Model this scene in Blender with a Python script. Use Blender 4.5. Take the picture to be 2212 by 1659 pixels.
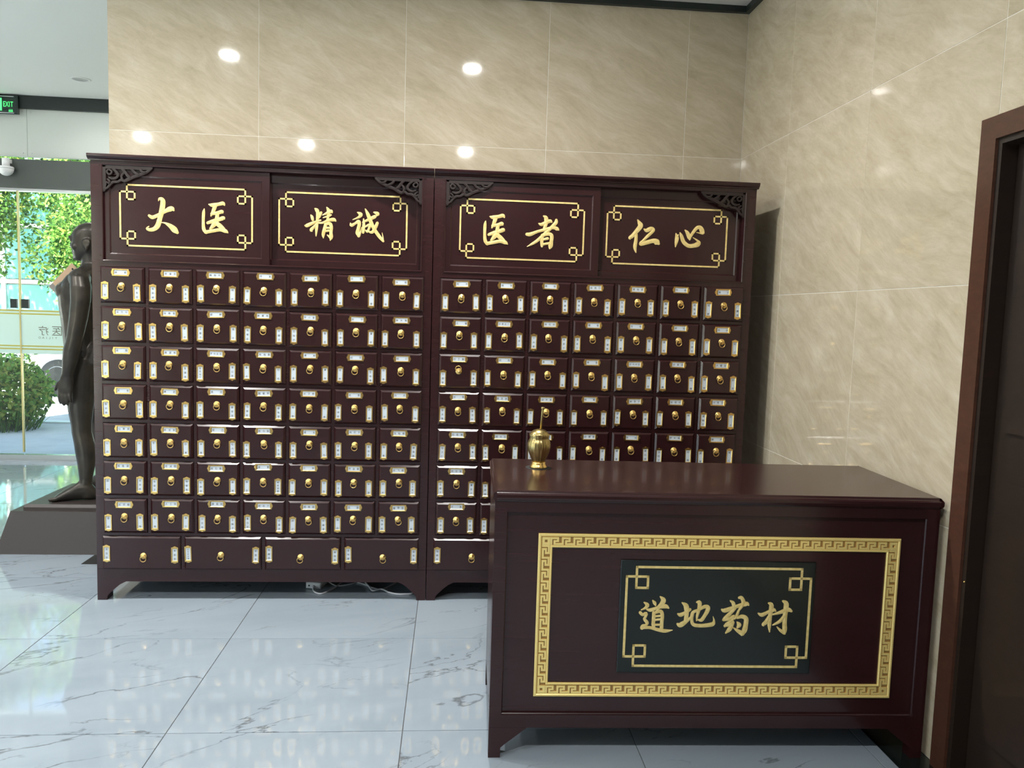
import bpy, bmesh, math, random
from mathutils import Vector, Matrix

# ------------------------------------------------------------------ scene
for o in list(bpy.data.objects):
    bpy.data.objects.remove(o, do_unlink=True)
SC = bpy.context.scene
COL = SC.collection
R = math.radians

# ------------------------------------------------------------------ camera
cam_data = bpy.data.cameras.new('camera')
cam_data.sensor_fit = 'HORIZONTAL'
cam_data.sensor_width = 36.0
cam_data.lens = 27.432
cam_data.clip_start = 0.05
cam_data.clip_end = 300
cam = bpy.data.objects.new('camera', cam_data)
COL.objects.link(cam)
_r = Vector((0.996664, -0.075761, 0.030364))
_u = Vector((-0.023416, 0.090971, 0.995578))
_f = Vector((0.078188, 0.992968, -0.088893))
_m = Matrix((( _r.x, _u.x, -_f.x, 2.08814), (_r.y, _u.y, -_f.y, -4.52008), (_r.z, _u.z, -_f.z, 1.46333), (0, 0, 0, 1)))
cam.matrix_world = _m
SC.camera = cam

# ------------------------------------------------------------------ world, sun, exposure
W = bpy.data.worlds.new('sky')
SC.world = W
W.use_nodes = True
_nt = W.node_tree
_nt.nodes.clear()
_sky = _nt.nodes.new('ShaderNodeTexSky')
_sky.sky_type = 'NISHITA'
_sky.sun_disc = False
_sky.sun_elevation = R(52)
_sky.sun_rotation = R(180)
_sky.air_density = 1.0
_sky.dust_density = 2.0
_bg = _nt.nodes.new('ShaderNodeBackground')
_bg.inputs['Strength'].default_value = 0.34
_wo = _nt.nodes.new('ShaderNodeOutputWorld')
_nt.links.new(_sky.outputs[0], _bg.inputs[0])
_nt.links.new(_bg.outputs[0], _wo.inputs[0])

_sun = bpy.data.lights.new('sun', 'SUN')
_sun.energy = 24.0
_sun.angle = R(0.6)
_sun.color = (1.0, 0.95, 0.86)
sun = bpy.data.objects.new('sun', _sun)
COL.objects.link(sun)
# light travels from behind the building (-Y) towards the street (+Y), steeply down
_d = Vector((0.22, 0.58, -0.80)).normalized()
sun.rotation_euler = _d.to_track_quat('-Z', 'Y').to_euler()
sun.location = (0, -10, 20)

LAMP_W = 17.0          # every ceiling downlight
SC.view_settings.view_transform = 'Standard'
SC.view_settings.look = 'None'
SC.view_settings.exposure = 1.32
SC.view_settings.gamma = 1.0
SC.view_settings.use_curve_mapping = False

# ------------------------------------------------------------------ measured geometry (metres)
XR = 3.7395            # right wall plane
CEIL = 3.247
YF = -0.6465           # front plane of the medicine cabinets
GY = 2.88              # glass facade plane
WALL_L = 0.197         # left end of the tiled back wall
TZ = (0.0, 0.802, 1.602, 2.4014, 3.212)

# ------------------------------------------------------------------ helpers
def tag(o, label=None, cat=None, group=None, kind=None):
    if label: o['label'] = label
    if cat: o['category'] = cat
    if group: o['group'] = group
    if kind: o['kind'] = kind
    return o

def new_obj(name, data, parent=None, loc=(0, 0, 0), rot=(0, 0, 0)):
    o = bpy.data.objects.new(name, data)
    COL.objects.link(o)
    o.location = loc
    o.rotation_euler = rot
    if parent is not None:
        o.parent = parent
    return o

def empty(name, loc=(0, 0, 0), rotz=0.0, label=None, cat=None, group=None, kind=None):
    o = new_obj(name, None, None, loc, (0, 0, rotz))
    o.empty_display_size = 0.1
    return tag(o, label, cat, group, kind)

class MB:
    """collects shapes; mesh() turns them into one mesh"""
    def __init__(self):
        self.v = []; self.f = []; self.m = []; self.sm = []; self.cm = 0
    def add(self, vs, fs, smooth=False):
        b = len(self.v)
        self.v += [tuple(x) for x in vs]
        for f in fs:
            self.f.append(tuple(b + i for i in f)); self.m.append(self.cm); self.sm.append(smooth)
        return self
    def box(self, x0, x1, y0, y1, z0, z1):
        vs = [(x0, y0, z0), (x1, y0, z0), (x1, y1, z0), (x0, y1, z0), (x0, y0, z1), (x1, y0, z1), (x1, y1, z1), (x0, y1, z1)]
        return self.add(vs, [(0, 3, 2, 1), (4, 5, 6, 7), (0, 1, 5, 4), (1, 2, 6, 5), (2, 3, 7, 6), (3, 0, 4, 7)])
    def plate(self, x0, x1, z0, z1, yb, yf, c, cd=None):
        """board in the XZ plane, back at yb, front at yf (yf<yb), front edges chamfered by c (depth cd)"""
        cd = c if cd is None else cd
        def ring(i, y): return [(x0 + i, y, z0 + i), (x1 - i, y, z0 + i), (x1 - i, y, z1 - i), (x0 + i, y, z1 - i)]
        vs = ring(0, yb) + ring(0, yf + cd) + ring(c, yf)
        fs = [(3, 2, 1, 0)]
        for a in (0, 4):
            for i in range(4):
                j = (i + 1) % 4
                fs.append((a + i, a + j, a + 4 + j, a + 4 + i))
        fs.append((8, 9, 10, 11))
        return self.add(vs, fs)
    def frame(self, o, i, yb, yf, c=0.0):
        """rectangular ring: outer o=(x0,x1,z0,z1), inner i; inner edge slopes back by c"""
        def rect(q, y): return [(q[0], y, q[2]), (q[1], y, q[2]), (q[1], y, q[3]), (q[0], y, q[3])]
        q2 = (i[0] - c, i[1] + c, i[2] - c, i[3] + c)
        vs = rect(o, yb) + rect(o, yf) + rect(q2, yf) + rect(i, yf + c) + rect(i, yb)
        fs = []
        for a in (0, 4, 8, 12):
            for k in range(4):
                j = (k + 1) % 4
                fs.append((a + k, a + j, a + 4 + j, a + 4 + k))
        for k in range(4):
            j = (k + 1) % 4
            fs.append((16 + k, 16 + j, j, k))
        return self.add(vs, fs)
    def prism(self, poly, y0, y1):
        """poly in XZ (counter-clockwise), extruded y0..y1"""
        n = len(poly)
        vs = [(x, y0, z) for x, z in poly] + [(x, y1, z) for x, z in poly]
        fs = [tuple(range(n)), tuple(range(2 * n - 1, n - 1, -1))]
        fs += [(i, n + i, n + (i + 1) % n, (i + 1) % n) for i in range(n)]
        return self.add(vs, fs)
    def prism_x(self, poly, x0, x1, smooth=False):
        """poly in YZ extruded along x"""
        n = len(poly)
        vs = [(x0, y, z) for y, z in poly] + [(x1, y, z) for y, z in poly]
        self.add(vs, [tuple(range(n - 1, -1, -1)), tuple(range(n, 2 * n))])
        b = len(self.v) - 2 * n
        for i in range(n):
            j = (i + 1) % n
            self.f.append((b + i, b + j, b + n + j, b + n + i)); self.m.append(self.cm); self.sm.append(smooth)
        return self
    def prism_z(self, poly, z0, z1):
        n = len(poly)
        vs = [(x, y, z0) for x, y in poly] + [(x, y, z1) for x, y in poly]
        fs = [tuple(range(n - 1, -1, -1)), tuple(range(n, 2 * n))]
        fs += [(i, (i + 1) % n, n + (i + 1) % n, n + i) for i in range(n)]
        return self.add(vs, fs)
    def tube(self, pts, r, n=8, smooth=True, caps=True):
        pts = [Vector(p) for p in pts]
        rs = r if isinstance(r, (list, tuple)) else [r] * len(pts)
        vs = []; up = None
        for i, p in enumerate(pts):
            t = (pts[min(i + 1, len(pts) - 1)] - pts[max(i - 1, 0)]).normalized()
            if up is None:
                up = Vector((0, 0, 1)) if abs(t.z) < 0.9 else Vector((1, 0, 0))
            a = t.cross(up)
            if a.length < 1e-6: a = t.orthogonal()
            a.normalize(); b = a.cross(t).normalized(); up = b
            for k in range(n):
                w = 2 * math.pi * k / n
                vs.append(p + (a * math.cos(w) + b * math.sin(w)) * rs[i])
        fs = []
        for i in range(len(pts) - 1):
            for k in range(n):
                j = (k + 1) % n
                fs.append((i * n + k, i * n + j, (i + 1) * n + j, (i + 1) * n + k))
        self.add(vs, fs, smooth)
        if caps:
            b = len(self.v) - len(vs)
            self.f.append(tuple(b + k for k in range(n - 1, -1, -1))); self.m.append(self.cm); self.sm.append(False)
            e = b + (len(pts) - 1) * n
            self.f.append(tuple(e + k for k in range(n))); self.m.append(self.cm); self.sm.append(False)
        return self
    def lathe(self, prof, n=24, c=(0, 0, 0), flute=0, depth=0.0, smooth=True, axis='z', tilt=None):
        """prof [(r, h)] turned about the axis through c"""
        vs = []
        for r, h in prof:
            for k in range(n):
                w = 2 * math.pi * k / n
                rr = r
                if flute: rr = r * (1 - depth * abs(math.sin(flute * w / 2)))
                if axis == 'z': q = Vector((rr * math.cos(w), rr * math.sin(w), h))
                else: q = Vector((rr * math.cos(w), -h, rr * math.sin(w)))
                if tilt: q = tilt @ q
                vs.append((c[0] + q.x, c[1] + q.y, c[2] + q.z))
        fs = []
        for i in range(len(prof) - 1):
            for k in range(n):
                j = (k + 1) % n
                fs.append((i * n + k, i * n + j, (i + 1) * n + j, (i + 1) * n + k))
        self.add(vs, fs, smooth)
        b = len(self.v) - len(vs)
        self.f.append(tuple(b + k for k in range(n - 1, -1, -1))); self.m.append(self.cm); self.sm.append(False)
        e = b + (len(prof) - 1) * n
        self.f.append(tuple(e + k for k in range(n))); self.m.append(self.cm); self.sm.append(False)
        return self
    def torus(self, c, R_, r, n=20, m=8, axis='y'):
        vs = []; fs = []
        for i in range(n):
            a = 2 * math.pi * i / n
            for k in range(m):
                w = 2 * math.pi * k / m
                q = (R_ + r * math.cos(w)); h = r * math.sin(w)
                if axis == 'y': vs.append((c[0] + q * math.cos(a), c[1] + h, c[2] + q * math.sin(a)))
                else: vs.append((c[0] + q * math.cos(a), c[1] + q * math.sin(a), c[2] + h))
        for i in range(n):
            for k in range(m):
                fs.append((i * m + k, ((i + 1) % n) * m + k, ((i + 1) % n) * m + (k + 1) % m, i * m + (k + 1) % m))
        return self.add(vs, fs, True)
    def ellipsoid(self, c, rx, ry, rz, n=14, m=9):
        vs = []; fs = []
        for i in range(m + 1):
            a = math.pi * i / m - math.pi / 2
            for k in range(n):
                w = 2 * math.pi * k / n
                q = max(math.cos(a), 1e-3)
                vs.append((c[0] + rx * q * math.cos(w), c[1] + ry * q * math.sin(w), c[2] + rz * math.sin(a)))
        for i in range(m):
            for k in range(n):
                j = (k + 1) % n
                fs.append((i * n + k, i * n + j, (i + 1) * n + j, (i + 1) * n + k))
        self.add(vs, fs, True)
        b = len(self.v) - len(vs)
        self.f.append(tuple(b + k for k in range(n - 1, -1, -1))); self.m.append(self.cm); self.sm.append(True)
        e = b + m * n
        self.f.append(tuple(e + k for k in range(n))); self.m.append(self.cm); self.sm.append(True)
        return self
    def loft(self, secs, n=16):
        """secs: (centre, u axis, v axis) vectors already scaled; closed with caps"""
        vs = []; fs = []
        for c, u, v in secs:
            c = Vector(c); u = Vector(u); v = Vector(v)
            for k in range(n):
                w = 2 * math.pi * k / n
                vs.append(c + u * math.cos(w) + v * math.sin(w))
        for i in range(len(secs) - 1):
            for k in range(n):
                j = (k + 1) % n
                fs.append((i * n + k, i * n + j, (i + 1) * n + j, (i + 1) * n + k))
        fs.append(tuple(range(n - 1, -1, -1)))
        e = (len(secs) - 1) * n
        fs.append(tuple(e + k for k in range(n)))
        return self.add(vs, fs, True)
    def ribbon(self, pts, y, h, ridge=0.0, sub=4):
        """brush stroke in XZ: pts (x, z, width); rises from y towards -y by h, middle by ridge more"""
        P = []
        n = len(pts)
        for i in range(n - 1):
            p0 = pts[max(i - 1, 0)]; p1 = pts[i]; p2 = pts[i + 1]; p3 = pts[min(i + 2, n - 1)]
            for s in range(sub):
                t = s / sub
                P.append(tuple(0.5 * ((2 * p1[k]) + (p2[k] - p0[k]) * t + (2 * p0[k] - 5 * p1[k] + 4 * p2[k] - p3[k]) * t * t
                                      + (3 * p1[k] - p0[k] - 3 * p2[k] + p3[k]) * t ** 3) for k in range(3)))
        P.append(pts[-1])
        # rounded ends
        vs = []; fs = []
        m = len(P)
        for i, (x, z, w) in enumerate(P):
            a = P[max(i - 1, 0)]; b = P[min(i + 1, m - 1)]
            tx, tz = b[0] - a[0], b[1] - a[1]
            l = math.hypot(tx, tz) or 1.0
            nx, nz = -tz / l, tx / l
            w = max(w, 0.0004) / 2
            e = 0.75
            vs += [(x + nx * w, y, z + nz * w), (x + nx * w * 0.96, y - h, z + nz * w * 0.96), (x, y - h - ridge, z),
                   (x - nx * w * 0.96, y - h, z - nz * w * 0.96), (x - nx * w, y, z - nz * w)]
        for i in range(m - 1):
            for k in range(4):
                fs.append((i * 5 + k, i * 5 + k + 1, (i + 1) * 5 + k + 1, (i + 1) * 5 + k))
        fs.append((0, 1, 2, 3, 4)); e = (m - 1) * 5
        fs.append((e + 4, e + 3, e + 2, e + 1, e))
        self.add(vs, fs, False)
        # round caps at wide ends
        for (x, z, w), q in ((P[0], 0), (P[-1], 1)):
            if w > 0.004:
                k = 10
                c = [(x + math.cos(2 * math.pi * i / k) * w * .48, z + math.sin(2 * math.pi * i / k) * w * .48) for i in range(k)]
                self.prism(c, y - h, y)
        return self
    def mesh(self, name, mats):
        me = bpy.data.meshes.new(name)
        me.from_pydata(self.v, [], self.f)
        if not isinstance(mats, (list, tuple)): mats = [mats]
        for mm in mats: me.materials.append(mm)
        me.polygons.foreach_set('material_index', self.m)
        me.polygons.foreach_set('use_smooth', self.sm)
        bm = bmesh.new(); bm.from_mesh(me)
        bmesh.ops.recalc_face_normals(bm, faces=bm.faces)
        bm.to_mesh(me); bm.free()
        me.update()
        return me
    def build(self, name, mats, parent=None, loc=(0, 0, 0), rot=(0, 0, 0)):
        return new_obj(name, self.mesh(name, mats), parent, loc, rot)

# ------------------------------------------------------------------ materials
MATS = {}
def mat(name, col, rough=0.5, metal=0.0, spec=0.5, coat=0.0, emit=None, estr=0.0):
    m = bpy.data.materials.new(name); m.use_nodes = True
    b = m.node_tree.nodes['Principled BSDF']
    b.inputs['Base Color'].default_value = (*col, 1)
    b.inputs['Roughness'].default_value = rough
    b.inputs['Metallic'].default_value = metal
    b.inputs['Specular IOR Level'].default_value = spec
    b.inputs['Coat Weight'].default_value = coat
    b.inputs['Coat Roughness'].default_value = 0.05
    if emit:
        b.inputs['Emission Color'].default_value = (*emit, 1); b.inputs['Emission Strength'].default_value = estr
    MATS[name] = m
    return m

class N:
    """small node-graph helper"""
    def __init__(self, m): self.t = m.node_tree; self.b = self.t.nodes['Principled BSDF']
    def n(self, kind, **kw):
        x = self.t.nodes.new(kind)
        for k, v in kw.items():
            if k in x.inputs: x.inputs[k].default_value = v
            else: setattr(x, k, v)
        return x
    def l(self, a, b): self.t.links.new(a, b)
    def coords(self, rnd=True, scale=(1, 1, 1), rot=(0, 0, 0)):
        tc = self.n('ShaderNodeTexCoord'); src = tc.outputs['Object']
        if rnd:
            oi = self.n('ShaderNodeObjectInfo')
            mu = self.n('ShaderNodeVectorMath', operation='MULTIPLY')
            cx = self.n('ShaderNodeCombineXYZ')
            for k, q in enumerate((37.0, 91.0, 63.0)):
                mm = self.n('ShaderNodeMath', operation='MULTIPLY'); mm.inputs[1].default_value = q
                self.l(oi.outputs['Random'], mm.inputs[0]); self.l(mm.outputs[0], cx.inputs[k])
            ad = self.n('ShaderNodeVectorMath', operation='ADD')
            self.l(src, ad.inputs[0]); self.l(cx.outputs[0], ad.inputs[1]); src = ad.outputs[0]
        mp = self.n('ShaderNodeMapping'); mp.inputs['Scale'].default_value = scale; mp.inputs['Rotation'].default_value = rot
        self.l(src, mp.inputs[0])
        return mp.outputs[0]
    def noise(self, vec, scale, detail=4, rough=.55, dist=0.0):
        x = self.n('ShaderNodeTexNoise'); x.inputs['Scale'].default_value = scale; x.inputs['Detail'].default_value = detail
        x.inputs['Roughness'].default_value = rough; x.inputs['Distortion'].default_value = dist
        self.l(vec, x.inputs['Vector']); return x.outputs['Fac']
    def ramp(self, fac, stops):
        r = self.n('ShaderNodeValToRGB'); e = r.color_ramp.elements
        e[0].position, e[0].color = stops[0][0], (*stops[0][1], 1)
        e[1].position, e[1].color = stops[-1][0], (*stops[-1][1], 1)
        for p, c in stops[1:-1]:
            k = e.new(p); k.color = (*c, 1)
        self.l(fac, r.inputs[0]); return r.outputs[0]
    def mix(self, fac, a, b, mode='MIX'):
        x = self.n('ShaderNodeMix', data_type='RGBA', blend_type=mode)
        for s, i in ((fac, 0), (a, 6), (b, 7)):
            if hasattr(s, 'is_output'): self.l(s, x.inputs[i])
            elif i == 0: x.inputs[0].default_value = s
            else: x.inputs[i].default_value = (*s, 1)
        return x.outputs[2]
    def base(self, c): self.l(c, self.b.inputs['Base Color'])
    def bump(self, fac, strength, dist=0.002):
        x = self.n('ShaderNodeBump'); x.inputs['Strength'].default_value = strength; x.inputs['Distance'].default_value = dist
        self.l(fac, x.inputs['Height']); self.l(x.outputs[0], self.b.inputs['Normal'])

# dark varnished mahogany
def wood(name, c0, c1, rough, rot=(0, 0, 0), coat=0.25):
    m = mat(name, c0, rough, coat=coat); g = N(m)
    v = g.coords(True, (1.6, 12, 26), rot)
    f = g.noise(v, 2.2, 5, .6, .6)
    c = g.ramp(f, [(.3, c0), (.72, c1)])
    g.base(c)
    fr = g.noise(g.coords(True, (1, 1, 1)), 7, 3)
    rr = g.n('ShaderNodeMapRange'); rr.inputs[3].default_value = rough - .015; rr.inputs[4].default_value = rough + .02
    g.l(fr, rr.inputs[0]); g.l(rr.outputs[0], g.b.inputs['Roughness'])
    return m
M_WOOD = wood('mahogany', (.0240, .0064, .0074), (.0300, .0080, .0091), .23, coat=.12)
M_WOODV = wood('mahogany_upright', (.0255, .0068, .0076), (.0320, .0086, .0095), .23, (0, R(90), 0), .12)
M_DARKWOOD = mat('fretwork_wood', (.016, .0085, .0075), .4)
M_CASING = wood('door_casing_wood', (.055, .022, .014), (.085, .034, .020), .32, (0, R(90), 0), .1)
M_DOOR = wood('door_leaf_wood', (.012, .006, .003), (.019, .009, .0045), .5, (0, R(90), 0), .1)
M_BRASS = mat('polished_brass', (.82, .56, .20), .26, 1.0)
M_GOLD = mat('gold_paint', (.72, .55, .22), .42, .35)
_g = N(M_GOLD); _g.base(_g.ramp(_g.noise(_g.coords(False), 60, 3), [(.3, (.76, .57, .20)), (.7, (.95, .76, .34))]))
M_GILT = mat('gilt_moulding', (1.0, .78, .29), .30, .4)
M_GILTBACK = mat('gilt_recess', (.36, .21, .065), .5, .3)
M_PAPER = mat('label_paper', (.58, .645, .72), .6)
M_INK = mat('ink', (.012, .012, .02), .6)
M_BOARD = mat('lacquer_board', (.0045, .0085, .0078), .28, coat=.2)
M_BLACKSTONE = mat('black_granite', (.008, .012, .011), .09, coat=.3)
M_TRIM = mat('dark_trim', (.012, .019, .018), .35)
M_CEIL = mat('ceiling_paint', (.80, .82, .82), .7)
M_WHITEPANEL = mat('white_panel', (.56, .59, .56), .45)
M_PLASTER = mat('plaster', (.74, .72, .68), .7)
M_TAUPE = mat('taupe_wall', (.14, .12, .11), .6)
M_STEEL = mat('steel', (.55, .57, .58), .3, 1.0)
M_WHITEPL = mat('white_plastic', (.82, .82, .84), .35)
M_GREYPL = mat('cable_grey', (.70, .70, .74), .4)
M_RUBBER = mat('rubber', (.02, .02, .02), .6)
M_BRONZE = mat('bronze', (.070, .060, .050), .36, .55)
_g = N(M_BRONZE); _g.base(_g.ramp(_g.noise(_g.coords(False), 9, 4), [(.3, (.034, .031, .028)), (.7, (.066, .056, .044))]))
M_PLINTH = mat('plinth_lacquer', (.040, .030, .027), .45)
M_CARD = mat('cardboard', (.52, .35, .23), .75)
M_BEAM = mat('beam_grey', (.070, .080, .075), .38)
M_GOLDFRAME = mat('gold_metal_strip', (.66, .56, .26), .3, .7)
M_SIGN = mat('sign_black', (.015, .03, .026), .25)
M_SIGNGREEN = mat('sign_green_lit', (.02, .5, .08), .4, emit=(.06, 1.0, .16), estr=.9)

# beige wall tile, polished, drifting grain
M_TILE = mat('beige_wall_tile', (.55, .47, .36), .055, spec=.5)
g = N(M_TILE)
v = g.coords(True, (1, 1, 1))
wv = g.n('ShaderNodeTexNoise'); wv.inputs['Scale'].default_value = 1.3; wv.inputs['Detail'].default_value = 2; g.l(v, wv.inputs['Vector'])
sc_ = g.n('ShaderNodeVectorMath', operation='SCALE'); sc_.inputs['Scale'].default_value = .26; g.l(wv.outputs['Color'], sc_.inputs[0])
ad_ = g.n('ShaderNodeVectorMath', operation='ADD'); g.l(v, ad_.inputs[0]); g.l(sc_.outputs[0], ad_.inputs[1])
mr = g.n('ShaderNodeMapping'); mr.inputs['Rotation'].default_value = (0, R(-27), 0); g.l(ad_.outputs[0], mr.inputs[0])
mp = g.n('ShaderNodeMapping'); mp.inputs['Scale'].default_value = (2.6, 12, 11); g.l(mr.outputs[0], mp.inputs[0])
f1 = g.noise(mp.outputs[0], 1.5, 6, .62, .5)
f2 = g.noise(mp.outputs[0], 7, 5, .7, .4)
f3 = g.noise(v, 2.2, 3)
c1 = g.ramp(f1, [(.28, (.475, .405, .292)), (.5, (.535, .464, .348)), (.72, (.612, .546, .436))])
c2 = g.ramp(f2, [(.34, (.80, .78, .74)), (.58, (1.02, 1.02, 1.02))])
c3 = g.ramp(f3, [(.3, (.94, .93, .90)), (.7, (1.03, 1.02, 1.02))])
g.base(g.mix(1.0, g.mix(.36, c1, c2, 'MULTIPLY'), c3, 'MULTIPLY'))
M_GROUT = mat('light_grout', (.80, .77, .70), .55)

# white marble floor tile
M_FLOOR = mat('white_marble_tile', (.70, .74, .78), .045, spec=.55)
g = N(M_FLOOR)
v = g.coords(True, (1, 1, 1))
mr = g.n('ShaderNodeMapping'); mr.inputs['Rotation'].default_value = (0, 0, R(-20)); g.l(v, mr.inputs[0])
mp = g.n('ShaderNodeMapping'); mp.inputs['Scale'].default_value = (.75, 2.1, 1); g.l(mr.outputs[0], mp.inputs[0])
def vein(scale, w0, w1, dist, rough=.6):
    f = g.noise(mp.outputs[0], scale, 7, rough, dist)
    s = g.n('ShaderNodeMath', operation='SUBTRACT'); s.inputs[1].default_value = .5; g.l(f, s.inputs[0])
    a = g.n('ShaderNodeMath', operation='ABSOLUTE'); g.l(s.outputs[0], a.inputs[0])
    return g.ramp(a.outputs[0], [(w0, (0, 0, 0)), (w1, (1, 1, 1))])
msk = g.ramp(g.noise(v, 1.6, 2), [(.46, (1, 1, 1)), (.62, (0, 0, 0))])
va = vein(1.25, .0008, .0075, .7, .52)
va2 = g.mix(msk, va, (1, 1, 1))
vb = vein(2.2, .0, .006, .5, .5)
cl = g.ramp(g.noise(mp.outputs[0], 1.4, 4, .55, .4), [(.3, (.260, .310, .358)), (.62, (.305, .356, .405))])
c = g.mix(va2, (.130, .145, .160), cl)
msk2 = g.ramp(g.noise(v, 2.3, 2), [(.56, (1, 1, 1)), (.66, (.0, .0, .0))])
c = g.mix(g.mix(msk2, vb, (1, 1, 1)), (.185, .205, .225), c)
g.base(c)
M_FGROUT = mat('dark_grout', (.10, .10, .10), .7)

def glass_mat(name, tint, fres=1.45, rough=0.0):
    m = bpy.data.materials.new(name); m.use_nodes = True
    t = m.node_tree; t.nodes.clear()
    o = t.nodes.new('ShaderNodeOutputMaterial'); mx = t.nodes.new('ShaderNodeMixShader')
    tr = t.nodes.new('ShaderNodeBsdfTransparent'); gl = t.nodes.new('ShaderNodeBsdfGlossy'); fr = t.nodes.new('ShaderNodeFresnel')
    tr.inputs[0].default_value = (*tint, 1); gl.inputs['Roughness'].default_value = rough; fr.inputs[0].default_value = fres
    t.links.new(fr.outputs[0], mx.inputs[0]); t.links.new(tr.outputs[0], mx.inputs[1]); t.links.new(gl.outputs[0], mx.inputs[2])
    t.links.new(mx.outputs[0], o.inputs[0]); MATS[name] = m
    return m
M_GLASS = glass_mat('clear_glass', (.93, .98, .95))
def film_mat(name, col, trans):
    m = bpy.data.materials.new(name); m.use_nodes = True
    t = m.node_tree; t.nodes.clear()
    o = t.nodes.new('ShaderNodeOutputMaterial'); mx = t.nodes.new('ShaderNodeMixShader'); mx.inputs[0].default_value = trans
    a = t.nodes.new('ShaderNodeBsdfDiffuse'); b = t.nodes.new('ShaderNodeBsdfTranslucent')
    a.inputs[0].default_value = (*col, 1); b.inputs[0].default_value = (*col, 1)
    t.links.new(a.outputs[0], mx.inputs[1]); t.links.new(b.outputs[0], mx.inputs[2]); t.links.new(mx.outputs[0], o.inputs[0])
    return m
M_FILM = film_mat('frosted_film', (.86, .93, .88), .6)
M_FILMY = film_mat('yellow_film', (.82, .72, .22), .55)
M_FILMTXT = film_mat('grey_film_letters', (.30, .27, .22), .35)
def leaf_mat(name, c):
    m = film_mat(name, c, .5); return m
M_LEAF = [leaf_mat('leaf_green', (.085, .19, .040)), leaf_mat('leaf_light', (.17, .30, .065)), leaf_mat('leaf_yellow', (.34, .38, .09)), leaf_mat('leaf_dark', (.028, .075, .022))]
M_BARK = mat('bark', (.10, .075, .055), .9)
M_ASPH = mat('asphalt', (.30, .32, .34), .9)
_g = N(M_ASPH); _g.base(_g.ramp(_g.noise(_g.coords(False), 3, 6), [(.3, (.27, .29, .31)), (.7, (.36, .38, .39))]))
M_PAVE = mat('pavement', (.40, .40, .39), .85)
_g = N(M_PAVE); _g.base(_g.ramp(_g.noise(_g.coords(False), 4, 6), [(.3, (.36, .365, .36)), (.7, (.44, .44, .43))]))
M_CARW = mat('car_paint_white', (.85, .86, .86), .2, coat=.6)
M_CARGLASS = mat('car_glass', (.02, .03, .035), .05)
M_BUILD = mat('building_panel', (.55, .58, .57), .5)
M_TEAL = mat('teal_window_glass', (.10, .27, .27), .12, spec=.4)
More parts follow.
